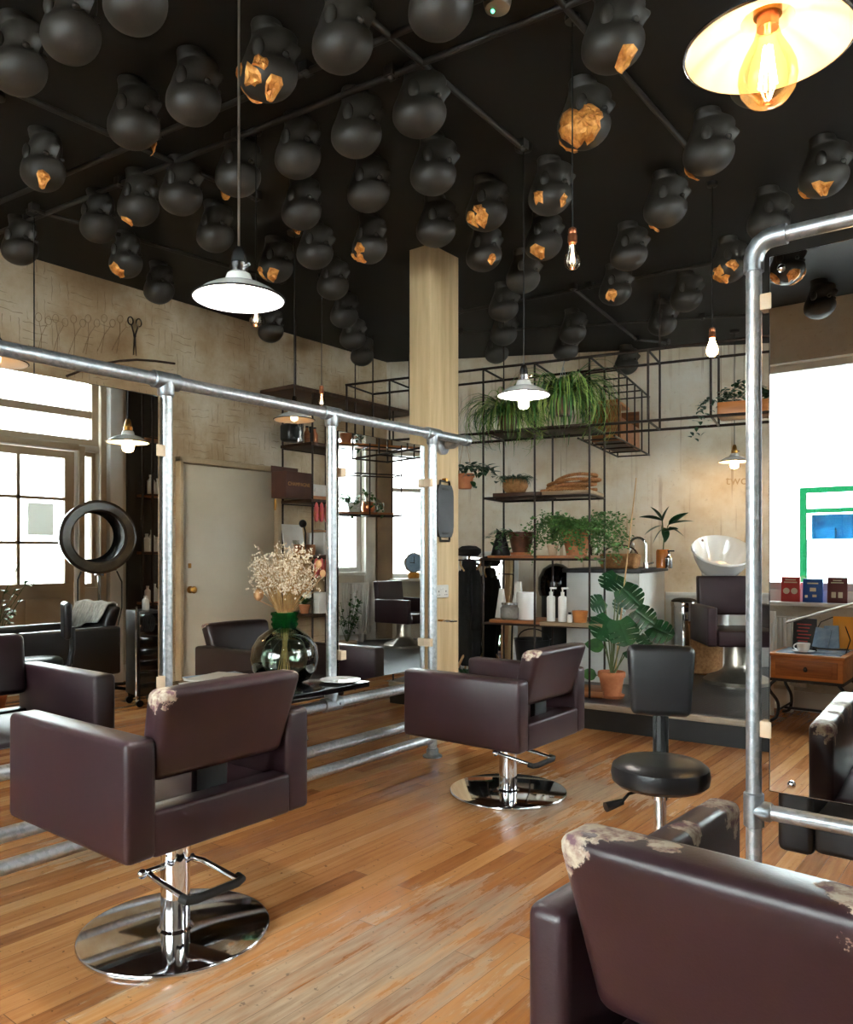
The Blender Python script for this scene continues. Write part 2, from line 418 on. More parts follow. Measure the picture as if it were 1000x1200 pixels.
# front wall (street side, behind the viewpoint), side walls, angled back wall
FW,_=wall('wall_front',CORN[0],CORN[1],M['plaster'],[(1.6,5.6,.98,2.85)])
RW,_=wall('wall_right',CORN[1],CORN[2],M['plaster'],[(4.4,6.64,2.33,3.06),(5.32,6.38,0,2.27),(6.44,6.60,.95,2.27)])
SW,SL=wall('wall_side',CORN[2],CORN[3],M['plaster'],[(SL_,SH_,a,b) for SL_,SH_,a,b in ((3.30-2.62,3.30-1.83,1.05,2.80),(3.30-1.43,3.30-.45,.97,2.62))])
BW,BL=wall('wall_back',CORN[3],CORN[4],M['plaster_reeds'])
LW,LL=wall('wall_left',CORN[4],CORN[0],M['plaster_weave'])

def window(name,W,x0,x1,z0,z1,m,vm=(),hm=(),fr=.05,dep=.12,glassy=.13):
    mb=MB()
    mb.box(x0,x0+fr,dep-.04,dep+.03,z0,z1,M=W).box(x1-fr,x1,dep-.04,dep+.03,z0,z1,M=W)
    mb.box(x0+fr,x1-fr,dep-.04,dep+.03,z0,z0+fr,M=W).box(x0+fr,x1-fr,dep-.04,dep+.03,z1-fr,z1,M=W)
    for v in vm: mb.box(v-fr/2,v+fr/2,dep-.03,dep+.02,z0+fr,z1-fr,M=W)
    for h in hm: mb.box(x0+fr,x1-fr,dep-.028,dep+.018,h-fr/2,h+fr/2,M=W)
    w=struct(name,mb,m)
    obj('pane',MB().box(x0+fr*.8,x1-fr*.8,dep-.004,dep+.004,z0+fr*.8,z1-fr*.8,M=W),M['glass'],w)
    return w
window('window_1',FW,1.6,5.6,.98,2.85,M['joinery_white'],(2.9,),(),.06)
window('window_2',RW,4.4,6.64,2.33,3.06,M['joinery'],(),(2.645,),.07)
window('window_3',RW,6.44,6.60,.95,2.27,M['joinery'],(),(),.035)
window('window_4',SW,3.30-2.62,3.30-1.83,1.05,2.80,M['joinery_white'],(),(),.06,.16)
window('window_5',SW,3.30-1.43,3.30-.45,.97,2.62,M['joinery_white'],(3.3-.95,),(2.12,),.05,.18)
# window boards and inside trim
struct('trim_1',MB().box(1.4,5.8,-.16,.1,.86,.89,.006,M=FW).box(1.4,5.8,-.02,.06,.89,.98,M=FW),M['joinery_white'])
struct('trim_2',MB().box(3.3-1.5,3.3-.4,-.22,.15,.93,.965,.006,M=SW),M['joinery_white'])
struct('trim_3',MB().box(3.3-1.83,3.3-1.70,-.06,.02,.2,2.9,.008,M=SW),M['joinery_white'])
struct('trim_4',MB().box(3.3-1.67,3.3-1.46,-.05,.02,.2,3.3,.01,M=SW),mat('brown_pillar',(128,106,84),(148,124,98),.7,scale=3))
struct('trim_5',MB().box(3.3-2.62,3.3-1.83,-.05,.14,1.01,1.05,.006,M=SW),M['joinery_white'])
struct('trim_6',MB().box(6.66,6.80,-.10,.02,0,3.3,.01,M=RW),M['white'])
struct('trim_7',MB().box(5.26,5.32,-.03,.02,0,2.31,.006,M=RW).box(6.38,6.44,-.03,.02,0,2.31,.006,M=RW).box(5.32,6.38,-.03,.02,2.27,2.33,.006,M=RW).box(6.60,6.66,-.03,.02,0,3.1,.006,M=RW),M['joinery'])
# glazed street door in the right wall
d=MB()
d.box(5.33,6.37,.05,.10,.0,1.0,.004,M=RW).box(5.33,5.43,.05,.10,1.0,2.26,M=RW).box(6.28,6.37,.05,.10,1.0,2.26,M=RW).box(5.43,6.28,.05,.10,2.19,2.26,M=RW)
d.box(5.835,5.865,.055,.095,1.0,2.19,M=RW)
for z in (1.38,1.80): d.box(5.43,6.28,.055,.095,z-.014,z+.014,M=RW)
for a,b in ((5.45,5.80),(5.90,6.25)): d.box(a,b,.035,.05,.25,.86,.008,M=RW)
door=struct('door_2',d,M['joinery'])
obj('pane',MB().box(5.42,6.29,.07,.076,.99,2.2,M=RW),M['glass'],door)
obj('door_handle',MB().cyl((5.42,.05,.95),(5.42,-.02,.95),.012,M=RW).sph((5.42,-.035,.95),.028,M=RW),M['brass'],door)
obj('notice',MB().box(5.93,6.17,.045,.05,1.45,1.75,M=RW),M['notice'],door,label='paper notice')
# flush door in the left wall, with its frame and brass knob
y0,y1=3.80,4.76
dl=MB().box(-5.53,-5.462,y0,y1,.01,2.005,.003)
door1=struct('door_1',dl,mat('cream_door',(214,202,178),(206,192,166),.35,scale=2))
obj('door_knob',MB().lathe([(.03,0),(.03,.006),(.011,.012),(.011,.03),(.026,.04),(.03,.055),(.02,.066),(.001,.068)],20,M=Matrix.Translation((-5.462,y0+.07,.985))@Matrix.Rotation(PI/2,4,'Y')),M['brass'],door1,label='round brass knob')
obj('keyhole_plate',MB().box(-5.463,-5.457,y0+.05,y0+.08,1.16,1.20,.003),M['brass'],door1)
for z in (.3,1.72): obj('hinge',MB().cyl((-5.455,y1+.008,z-.05),(-5.455,y1+.008,z+.05),.009),M['brass'],door1)
struct('trim_8',MB().box(-5.5,-5.43,y0-.045,y0-.012,0,2.05,.004).box(-5.5,-5.43,y1+.012,y1+.06,0,2.05,.004).box(-5.5,-5.43,y0-.045,y1+.06,2.015,2.06,.004),mat('door_frame_paint',(190,168,132),(176,150,114),.5,scale=4))
struct('trim_9',MB().box(-5.5,-5.47,y0-.012,y0,0,2.015),M['box_brown'])
struct('baseboard_left',MB().box(-5.5,-5.48,-2.4,3.75,0,.14,.004).box(-5.5,-5.48,4.83,6.3,0,.14,.004),M['joinery'])
struct('baseboard_front',MB().box(.1,6.7,-.02,0,0,.16,.004,M=FW),M['joinery_white'])
struct('baseboard_right',MB().box(.1,5.2,-.02,0,0,.16,.004,M=RW).box(6.81,8.4,-.02,0,0,.16,.004,M=RW),M['joinery_white'])
# raised platform with dark rubber floor, pale nosing and black riser
EX,EY=math.cos(math.radians(10.94)),math.sin(math.radians(10.94))
P0=Vector((*room(1.236,5.97),0))
def S(t,s,z): return Vector((P0.x+EX*t-EY*s, P0.y+EY*t+EX*s, z))
def St(px,s):
    """t along the shelving line (depth s behind its front) that stands in picture column px"""
    r=(px-500)/F
    # cam coords of S(t,s,0)
    def cam(t):
        p=S(t,s,0); return (UY*p.x+UX*p.y, -UX*p.x+UY*p.y)
    a=cam(0); b=cam(1); dx,dy=b[0]-a[0],b[1]-a[1]
    return (r*a[1]-a[0])/(dx-r*dy)
PZ=.183
SM=Matrix(((EX,-EY,0,P0.x),(EY,EX,0,P0.y),(0,0,1,0),(0,0,0,1)))
PA=math.radians(4)
PE=S(0,-.2,0); PM=Matrix.Translation(PE)@Matrix.Rotation(PA,4,'Z')
plat=[PM@Vector((-1.75,0,0)),PM@Vector((3.955,0,0))]
pl=[tuple(plat[0][:2]),tuple(plat[1][:2]),(1.3,6.05),(-.165,9.007),(-4.9,6.657)]
struct('platform',MB().prism(pl,0.001,PZ),M['stud'])
struct('trim_10',MB().box(-1.75,3.94,-.035,.005,PZ-.035,PZ+.004,.004,M=PM),mat('nosing',(176,166,150),(150,138,120),.5,scale=6,vec=(1,10,10)))
struct('trim_11',MB().box(-1.75,3.94,-.015,0,0.0,PZ-.035,M=PM),mat('riser_black',(22,22,22),(28,28,28),.55,scale=8))
struct('baseboard_back',MB().box(.1,BL-.1,-.025,0,PZ,PZ+.13,.004,M=BW),M['joinery_white'])
struct('trim_12',MB().box(.3,3.1,-.03,0,PZ+.13,.86,M=BW).box(.3,3.1,-.05,0,.86,.90,.004,M=BW),M['joinery_white'])
# timber post standing between the frames
p=MB().box(-.18,0,0,.32,-.0,CEIL+.01,.006)
post=struct('pillar',p,M['oak'],loc=(-3.175,4.11,0))
# outside: street and sunlit houses opposite
struct('street',MB().box(-40,40,-40,40,-.35,-.13),M['asphalt'])
fo=MB()
for a,b,z0,z1 in ((-16,-3.45,-.2,9),(-1.6,16,-.2,9),(-3.45,-1.6,-.2,.6),(-3.45,-1.6,2.48,9)): fo.box(a,b,-11.3,-11,z0,z1)
struct('exterior_front',fo,M['white_wall_out'])
w=MB().box(-3.45,-3.35,-11.06,-10.96,.6,2.48).box(-1.7,-1.6,-11.06,-10.96,.6,2.48).box(-3.35,-1.7,-11.06,-10.96,2.38,2.48).box(-3.35,-1.7,-11.06,-10.96,2.02,2.1).box(-3.35,-1.7,-11.06,-10.96,.6,.7)
gw=struct('window_6',w,M['green_paint'])
obj('pane',MB().box(-3.36,-1.69,-11.03,-11.02,.69,2.4),M['glass_out'],gw)
obj('blind',MB().box(-3.36,-1.69,-11.12,-11.1,.69,1.55),M['white'],gw,label='white half blind')
obj('display',MB().box(-3.3,-1.72,-11.25,-11.2,1.55,2.0).box(-3.2,-2.9,-11.22,-11.1,1.55,1.75).box(-2.7,-2.4,-11.22,-11.1,1.55,1.8),M['blue_display'],gw,label='blue window display')
struct('exterior_side',MB().box(9,9.3,-14,24,-.2,9),M['white_wall_out'])
# ================================================================== MIRROR FRAMES OF GALVANISED PIPE
PR=.029
def pipe(a,b,r=PR): return MB().cyl(a,b,r,16)
def tee(c,axis,branch,r=PR):
    """cast fitting: run along `axis`, branch towards `branch`"""
    a=Vector(axis); b=Vector(branch); c=Vector(c); k=r/.029
    m=MB().tube([c-a*.066*k,c-a*.062*k,c-a*.05*k,c+a*.05*k,c+a*.062*k,c+a*.066*k],[r*1.12,r*1.3,r*1.3,r*1.3,r*1.3,r*1.12],16)
    m.tube([c,c+b*.06*k,c+b*.068*k],[r*1.28,r*1.28,r*1.1],16)
    s=a.cross(b); m.cyl(c+a*.035*k+s*r*1.2,c+a*.035*k+s*r*1.5,.008*k,8)
    return m
def flange(c,r=PR):
    return MB().lathe([(r*2.1,0),(r*2.1,.008),(r*1.9,.012),(r*1.35,.016),(r*1.3,.05),(r*1.1,.054)],20,c)
def mirror_panel(parent,box,bevel_axis,clips):
    x0,x1,y0,y1,z0,z1=box
    mp=obj('mirror_backing',MB().box(x0,x1,y0,y1,z0,z1,.002),M['black_gloss'],parent,label='black edged mirror board')
    g=MB()
    if bevel_axis=='X': g.box(x0-.004,x0-.0005,y0+.003,y1-.003,z0+.003,z1-.003,.0012,1).box(x1+.0005,x1+.004,y0+.003,y1-.003,z0+.003,z1-.003,.0012,1)
    else: g.box(x0+.003,x1-.003,y0-.004,y0-.0005,z0+.003,z1-.003,.0012,1).box(x0+.003,x1-.003,y1+.0005,y1+.004,z0+.003,z1-.003,.0012,1)
    obj('mirror_glass',g,M['mirror'],mp,label='silvered mirror face')
    for c in clips: obj('mirror_clip',MB().box(*c,.003),M['clip'],mp)
ZT,ZM=2.03,.465
PY=[.99,2.015,3.035,3.93]
fl=thing('mirror_frame','long galvanised pipe mirror frame with black shelf, fixed to the timber post','mirror frame',(XM,0,0))
obj('rail',pipe((0,-.2,ZT),(0,4.30,ZT)),M['galv'],fl)
obj('end_cap',MB().tube([(0,4.27,ZT),(0,4.275,ZT),(0,4.315,ZT),(0,4.32,ZT)],[.031,.037,.037,.03],16),M['galv_cast'],fl)
obj('wall_flange',MB().tube([(-.0,4.22,ZT-.0),(-.05,4.22,ZT-.03),(-.1,4.22,ZT-.03)],[.03,.03,.03],12).tube([(-.15,4.22,ZT-.03),(-.125,4.22,ZT-.03),(-.11,4.22,ZT-.03)],[.062,.062,.04],18),M['galv_cast'],fl,label='flange that fixes the rail to the timber post')
for y in PY:
    zb=ZM if abs(y-3.035)<.01 else .05
    pp=obj('post',pipe((0,y,zb),(0,y,ZT)),M['galv'],fl)
    obj('fitting',tee((0,y,ZT),(0,1,0),(0,0,-1)),M['galv_cast'],pp)
    if abs(y-3.035)<.01: obj('fitting',tee((0,y,ZM),(0,1,0),(0,0,1)),M['galv_cast'],pp)
    else:
        obj('foot_flange',flange((0,y,0)),M['galv_cast'],pp)
        obj('fitting',tee((0,y,ZM),(0,0,1),(0,1,0)),M['galv_cast'],pp)
obj('rail',pipe((0,.99,ZM),(0,3.93,ZM)),M['galv'],fl,label='middle rail')
for z in (.115,.235): obj('rail',pipe((0,-.2,z),(0,3.93,z)),M['galv'],fl,label='low foot rail')
for y0,y1 in ((.99+.045,2.015-.05),(3.035+.085,3.93-.035)):
    cl=[]
    for z in (.72,1.72):
        cl+= [(-.028,.028,y0-.03,y0+.012,z-.025,z+.025),(-.028,.028,y1-.012,y1+.03,z-.025,z+.025)]
    mirror_panel(fl,(-.02,.02,y0,y1,.555,1.955) if y0<2 else (-.085,-.035,y0,y1,.555,1.955),'X',cl if y0<2 else [(-.09,.02)+c[2:] for c in cl])
sh=obj('shelf',MB().box(-.60,.22,2.055,3.10,.572,.6,.003),M['black_gloss'],fl,label='black gloss dressing shelf')
# right hand frame
R2=.0205; XR=-.618
fr=thing('mirror_frame','tall galvanised pipe mirror frame facing the foreground armchair','mirror frame',(XR,YM,0))
ZT2,ZM2=2.125,.575
obj('rail',pipe((.05,0,ZT2),(1.85,0,ZT2),R2),M['galv'],fr)
obj('rail',pipe((0,0,ZM2),(1.85,0,ZM2),R2),M['galv'],fr,label='middle rail')
for x in (0,1.85):
    pp=obj('post',pipe((x,0,.04),(x,0,ZT2-.05),R2),M['galv'],fr)
    sgn=1 if x==0 else -1
    pts=[(x,0,ZT2-.085),(x,0,ZT2-.05)]+[(x+sgn*.05*(1-math.cos(a)),0,ZT2-.05+.05*math.sin(a)) for a in (.4,.8,1.2,PI/2)]+[(x+sgn*.085,0,ZT2)]
    obj('elbow',MB().tube(pts,[R2*1.3]*len(pts),16),M['galv_cast'],pp)
    obj('fitting',tee((x,0,ZM2),(0,0,1),(sgn,0,0),R2),M['galv_cast'],pp)
    obj('foot_flange',flange((x,0,0),R2),M['galv_cast'],pp)
mirror_panel(fr,(.042,1.808,-.013,.013,.635,2.07),'Y',[(x,x+.03,-.02,.02,z-.022,z+.022) for x in (.02,1.79) for z in (.80,1.95)])
for x,z in ((.10,.665),(.075,2.03)): obj('mirror_screw',MB().lathe([(.010,0),(.010,.003),(.006,.006),(.001,.007)],14,M=Matrix.Translation((x,-.0175,z))@Matrix.Rotation(PI/2,4,'X')),M['chrome'],fr)
# ================================================================== STYLING CHAIRS (front is local +Y)
def styling_chair(label,loc,rz,dz=0,back_spots=(),arm_spots=((),()),lever=0,skin=((42,23,28),(52,29,35)),aw=.10):
    t=thing('styling_chair',label,'chair',loc,rz,'box armed salon chairs')
    def L(sp): return leather('burgundy_leather_worn',skin[0],skin[1],sp) if sp else leather('burgundy_leather_plain',skin[0],skin[1])
    plain=L(())
    for k,x0 in enumerate((-.35,.35-aw)):
        obj('armrest',MB().box(x0,x0+aw,-.28,.44,.39+dz,.74+dz,.02,3),L(arm_spots[k]) if arm_spots[k] else plain,t)
    obj('rear_rail',MB().box(-.362+aw,.362-aw,-.2795,-.19,.3905+dz,.525+dz,.012,3),plain,t)
    def dome(x,y,z): return (x,y,z+(.02*(1-(x/.25)**2)*(1-((y-.12)/.33)**2) if z>.48+dz else 0))
    obj('seat',MB().box(-.352+aw,.352-aw,-.20,.435,.40+dz,.515+dz,.02,3,fn=dome),plain,t)
    def lean(x,y,z):
        k=(z-(.60+dz))/.28
        return (x*(1+.10*max(0,k)), y-.085*k-.012*(1-(x/.25)**2)*(1 if y<-.2 else 0), z+.004*math.cos(x*6))
    b=bmesh.new(); bmesh.ops.create_cube(b,size=1)
    for v in b.verts: v.co=Vector((v.co.x*.49,-.205+v.co.y*.095,.74+dz+v.co.z*.28))
    bmesh.ops.bevel(b,geom=b.edges[:],offset=.028,segments=4,profile=.5,affect='EDGES')
    for ax,n in ((0,6),(2,4)):
        lo=min(v.co[ax] for v in b.verts); hi=max(v.co[ax] for v in b.verts)
        for i in range(1,n):
            pc=Vector((0,0,0)); pc[ax]=lo+(hi-lo)*i/n; no=Vector((0,0,0)); no[ax]=1
            bmesh.ops.bisect_plane(b,geom=b.verts[:]+b.edges[:]+b.faces[:],plane_co=pc,plane_no=no)
    for v in b.verts: v.co=Vector(lean(*v.co))
    obj('backrest',MB().bm(b),L(tuple((x,y,z+dz,r) for x,y,z,r in back_spots)) if back_spots else plain,t)
    obj('backrest_bracket',MB().box(-.06,.06,-.20,-.17,.50+dz,.66+dz,.004),M['black'],t)
    obj('column',MB().lathe([(.048,.02),(.048,.26),(.05,.262),(.05,.30),(.047,.303),(.03,.31),(.03,.40+dz)],24),M['chrome'],t)
    obj('base',MB().lathe([(.31,0),(.312,.004),(.312,.012),(.309,.016),(.303,.0175),(.06,.019),(.052,.026),(.001,.026)],64),M['chrome'],t)
    a=lever; ca,sa=math.cos(a),math.sin(a)
    LM=Matrix(((ca,-sa,0,0),(sa,ca,0,0),(0,0,1,0),(0,0,0,1)))
    lv=obj('pump_lever',MB().tube(smooth([(-.10,-.0,.235),(-.105,-.04,.225),(-.10,-.22,.20)]),.009,10,M=LM).tube([(.06,-.0,.235),(.085,-.04,.225),(.095,-.22,.20)],.009,10,M=LM).cyl((-.125,0,.235),(.07,0,.235),.011,10,M=LM).sph((-.125,0,.235),.016,10,6,M=LM),M['chrome'],t)
    obj('grip',MB().tube([(-.11,-.19,.202),(-.106,-.215,.199),(-.08,-.225,.198),(.08,-.225,.198),(.105,-.215,.199),(.108,-.19,.202)],.014,10,M=LM),M['rubber'],lv,label='black rubber grip')
    return t
R90=PI/2
C1=styling_chair('burgundy salon chair with scuffed backrest corners, nearest the mirror frame with the vase',(-2.297,1.57,0),R90,0,((-.27,-.29,.88,.085),(.27,-.29,.88,.06)),(((-.3,.44,.74,.05),),()))
C2=styling_chair('burgundy salon chair in mid floor beside the timber post',(-2.245,3.585,0),R90,-.08,((-.25,-.28,.88,.07),))
C3=styling_chair('large burgundy salon chair in the foreground with peeling backrest and armrest',(-.256,1.300,0),math.radians(-3.5),.0,((-.27,-.29,.885,.10),(-.20,-.28,.89,.055),(-.12,-.29,.89,.035),(.25,-.29,.88,.14),(.12,-.28,.885,.08)),(((-.3,.40,.74,.09),(-.3,.20,.74,.05),(-.3,.02,.74,.09)),((.3,.40,.74,.09),)),aw=.072)
C4=styling_chair('dark brown salon chair behind the vase, in front of the cream door',(-4.18,3.54,0),-R90,-.08,((.26,-.3,.88,.05),),skin=((38,24,25),(48,31,31)))
C5=styling_chair('black salon chair on the far side of the right-hand mirror frame',(-.27,2.93,0),PI,.0,lever=-1.2,skin=(( 16,14,15),(24,21,22)))
# round black stool with backrest
def stool(label,loc,rz,sc=1):
    t=thing('saddle_stool',label,'stool',loc,rz,'black stools with backrests')
    obj('seat',MB().lathe([(.001,.535),(.10,.535),(.135,.54),(.149,.552),(.153,.575),(.148,.60),(.132,.612),(.08,.617),(.001,.618)],40),M['black_leather'],t)
    def cv(x,y,z): return (x*(1+.12*(z-.85)/.2), y+.9*x*x, z)
    obj('backrest',MB().box(-.105,.105,-.20,-.15,.725,.965,.045,5,fn=cv),M['black_leather'],t)
    obj('back_stem',MB().tube([(0,-.05,.528),(0,-.13,.526),(0,-.185,.55),(0,-.205,.65),(0,-.205,.80)],[.018]*5,8).box(-.026,.026,-.212,-.200,.56,.8,.004),M['black'],t)
    obj('column',MB().cyl((0,0,.06),(0,0,.50),.019,16).cyl((0,0,.495),(0,0,.537),.026,16),M['chrome'],t)
    obj('height_lever',MB().tube([(.05,.03,.53),(.095,.07,.522),(.115,.09,.50)],.005,8).tube([(.112,.088,.502),(.16,.125,.492)],[.010,.016],8),M['black_leather'],t,label='black paddle lever')
    for k in range(5):
        a=2*PI*k/5+.3; c,s=math.cos(a),math.sin(a)
        lg=obj('leg',MB().tube([(c*.02,s*.02,.075),(c*.12,s*.12,.068),(c*.205,s*.205,.052)],[.022,.018,.012],8),M['chrome'],t)
        obj('castor',MB().cyl((c*.205-s*.012,s*.205+c*.012,.024),(c*.205+s*.012,s*.205-c*.012,.024),.024,14).cyl((c*.205,s*.205,.03),(c*.205,s*.205,.06),.007),M['plastic'],lg)
    return t
g=at(774,893,2.5)
stool('black round stool with padded backrest between the armchairs',(g.x,g.y,0),math.radians(201))
# ================================================================== PLANTS
def frame_to(d, roll=0.0):
    """matrix whose local Y runs along d, local Z roughly up"""
    d=Vector(d).normalized(); x=d.cross(Vector((0,0,1)))
    if x.length<1e-4: x=Vector((1,0,0))
    x.normalize(); z=x.cross(d)
    m=Matrix((x,d,z)).transposed().to_4x4()
    return m@Matrix.Rotation(roll,4,'Y')
def blade(mb,p0,az,L,w,up,droop,n=7,rg=R):
    """arching strap leaf"""
    p=Vector(p0); el=up; A=[];B=[]
    hx,hy=math.cos(az),math.sin(az); side=Vector((-hy,hx,0))
    for i in range(n+1):
        f=i/n; ww=w*(1-f**2.2)*(.6+.4*min(1,f*4))+.0006
        A.append(p+side*ww+Vector((0,0,ww*.35))); B.append(p-side*ww+Vector((0,0,ww*.35)))
        p=p+Vector((hx*math.cos(el),hy*math.cos(el),math.sin(el)))*(L/n); el-=droop/n*(1+f)
    mid=[(a+b)/2-Vector((0,0,.002)) for a,b in zip(A,B)]
    mb.strip(A,mid); mb.strip(mid,B)
def leaf_shape(mb,Mx,L,W,fold=.18,droop=.25,n=7,cut=0):
    """pointed leaf along local Y with folded midrib"""
    l=[];r=[];m=[]
    for i in range(n+1):
        f=i/n; w=W*math.sin(PI*min(1,f**.75))**.8*(.5)
        if i in(0,n): w=.0005
        z=-droop*L*f*f
        m.append(Mx@Vector((0,L*f,z))); l.append(Mx@Vector((-w,L*f,z+fold*w))); r.append(Mx@Vector((w,L*f,z+fold*w)))
    mb.strip(l,m); mb.strip(m,r)
def monstera_leaf(mb,Mx,Lf):
    """broad heart shaped leaf cut into fingers"""
    for sd in (-1,1):
        n=5
        for i in range(n):
            f0,f1=i/n,(i+(.72 if 0<i<4 else .98))/n
            def out(f): return .52*Lf*math.sin(PI*(.16+.80*f))**.7
            def spine(f): return Lf*(.02+.93*f)
            pts=[]
            for f,k in ((f0,1),(f1,1)):
                w=out(f); pts.append((sd*w, spine(f)+(.20-.10*f)*w*.9-.16*Lf*(1-f)**2, -.35*w*w/Lf))
            a0=(0,spine(i/n),0); a1=(0,spine((i+1)/n),0)
            mid0=(sd*.12*Lf*math.sin(PI*(.15+.8*f0)),spine(f0)+.01*Lf,.004); mid1=(sd*.12*Lf*math.sin(PI*(.15+.8*f1)),spine((i+1)/n)+.01*Lf,.004)
            mm=((pts[0][0]+pts[1][0])/2*1.05,(pts[0][1]+pts[1][1])/2,(pts[0][2]+pts[1][2])/2)
            vs=[Mx@Vector(p) for p in (a0,a1,mid0,mid1,pts[0],pts[1],mm)]
            mb.add(vs,[(0,1,3,2),(2,3,5,6),(2,6,4)])
def pot_mb(r,h,rim=True,r0=.68):
    pr=[(r*r0,0),(r*r0*1.02,.004)]
    if rim: pr+=[(r*.93,h*.76),(r*1.02,h*.77),(r*1.04,h*.80),(r*1.04,h*.97),(r*1.0,h),(r*.90,h),(r*.86,h*.86),(.001,h*.86)]
    else: pr+=[(r*.98,h*.96),(r,h),(r*.92,h),(r*.88,h*.9),(.001,h*.9)]
    return MB().lathe(pr,28)
def pot(parent,r,h,m,rim=True,r0=.68):
    p=obj('pot',pot_mb(r,h,rim,r0),m,parent); obj('soil',MB().lathe([(.001,h*.86),(r*.5,h*.885),(r*.87,h*.872)],20),M['soil'],p); return p
# ================================================================== STEEL ROD SHELVING with the long overhead frame
RR=.0088
rs=thing('rod_shelving','tall dark steel rod shelving with timber boards and long overhead frame across the room','shelving',(P0.x,P0.y,0),math.radians(10.94))
def rod(a,b,r=RR): return MB().cyl(a,b,r,8)
for t_ in (0,-.436,-.872):
    for s_ in (0,.45): obj('upright',rod((t_,s_,PZ),(t_,s_,2.77)),M['iron'],rs)
for t_ in (-2.18,-1.744,-1.308,.436,.872,1.308,1.744,2.18):
    for s_ in (0,.45): obj('hanger_rod',rod((t_,s_,2.25),(t_,s_,2.77)),M['iron'],rs)
for z in (2.25,2.77):
    for s_ in (0,.45): obj('long_rail',rod((-2.19,s_,z),(2.19,s_,z),.0105),M['iron'],rs)
    for t_ in (-2.18,-1.744,-1.308,-.872,-.436,0,.436,.872,1.308,1.744,2.18): obj('cross_rod',rod((t_,0,z),(t_,.45,z)),M['iron'],rs)
for t_ in (-2.18,-.872,.436,1.744): obj('ceiling_hanger',rod((t_,.45,2.77),(t_,.45,CEIL+.004),.006),M['iron'],rs)
for z in (1.725,1.233,.716):
    for s_ in (0,.45): obj('shelf_rail',rod((-.872,s_,z),(.0,s_,z)),M['iron'],rs)
    for t_ in (0,-.436,-.872): obj('shelf_rail',rod((t_,0,z),(t_,.45,z)),M['iron'],rs)
obj('side_rail',rod((-1.12,0,1.225),(-.872,0,1.225),.006),M['iron'],rs)
def sboard(t0,t1,s0,s1,z,m,th=.03): return obj('shelf_board',MB().box(t0,t1,s0,s1,z-th,z,.004),m,rs)
sboard(-.80,-.40,.02,.22,1.765,M['board_dark']); sboard(-.86,-.395,.225,.43,1.760,M['board_dark']); sboard(-.385,.0,.02,.43,1.765,M['board_grey'])
sboard(-.845,-.445,.02,.43,1.263,M['board']); sboard(-.425,-.03,.02,.43,1.263,M['board'])
sboard(-.83,-.40,.02,.43,.748,M['board']); sboard(-.39,.10,-.02,.40,.748,M['board_grey']); 
sboard(-.16,.10,.0,.30,.235,M['board'],.05)
sboard(-.86,-.46,.03,.43,2.275,M['board_dark'],.02); sboard(-.43,-.03,.03,.43,2.275,M['board_dark'],.02)
# ladder-like cage running back to the wall
cg=thing('wire_cage','dark steel rod cage running from the overhead frame back to the wall','cage',(P0.x,P0.y,0),math.radians(10.94))
for t_ in (-.225,.075):
    for z in (2.23,2.79): obj('side_rod',rod((t_,.47,z),(t_,1.86,z)),M['iron'],cg)
k=0
for s_ in (.62,.92,1.22,1.52,1.84):
    obj('rung',rod((-.225,s_,2.79),(.075,s_,2.79),.007),M['iron'],cg); obj('rung',rod((-.225,s_,2.23),(.075,s_,2.23),.007),M['iron'],cg)
    for t_ in (-.225,.075): obj('side_upright',rod((t_,s_,2.23),(t_,s_,2.79),.007),M['iron'],cg)
cr=thing('wooden_crate','brown wooden crate with a loose board on top, inside the wire cage','crate',S(-.075,1.22,2.238),math.radians(10.94))
for bb in ((-.125,.125,-.42,-.40,0,.30),(-.125,.125,.30,.32,0,.36),(-.125,-.105,-.40,.30,0,.30),(.105,.125,-.40,.30,0,.20)): obj('crate_side',MB().box(*bb,.003),M['board'],cr)
obj('crate_floor',MB().box(-.105,.105,-.40,.30,.0,.015),M['board_dark'],cr)
obj('loose_board',MB().box(-.14,.13,-.55,-.12,.302,.326,.004),M['pine'],cr)
# ---- things on the shelves
def on(px,s,z): 
    return S(St(px,s),s,z)
def spider(label,loc,n,Lr,seed,potr,hang=None):
    t=thing('spider_plant',label,'plant',loc,0); rg=random.Random(seed)
    pot(t,potr,potr*1.5,M['terracotta_dark'],False)
    for mname,frac in (('leaf',.45),('leaf_light',.55)):
        mb=MB()
        for i in range(int(n*frac)):
            a=rg.uniform(0,2*PI); L=rg.uniform(*Lr)
            blade(mb,(math.cos(a)*potr*.4,math.sin(a)*potr*.4,potr*1.32),a+rg.uniform(-.3,.3),L,rg.uniform(.005,.009),rg.uniform(.3,1.35),rg.uniform(1.9,3.1),8)
        obj('leaves',mb,M[mname],t)
    if hang:
        h=potr*1.5; obj('hanger',MB().tube([(potr*.9,0,h),(0,0,hang)],.003,6).tube([(-potr*.5,potr*.75,h),(0,0,hang)],.003,6).tube([(-potr*.5,-potr*.75,h),(0,0,hang)],.003,6).tube([(0,0,hang),(.012,0,hang+.03),(0,0,hang+.055),(-.01,0,hang+.045)],.003,6),M['galv_cast'],t)
    return t
p=on(596,.24,2.277); spider('spider plant standing on the top boards, left of the hanging one',p,230,(.34,.66),3,.09)
p=on(660,.0,0); p.z=2.34; spider('bushy spider plant hung by wire hooks from the overhead frame',p,380,(.36,.70),5,.085,2.72-2.34)
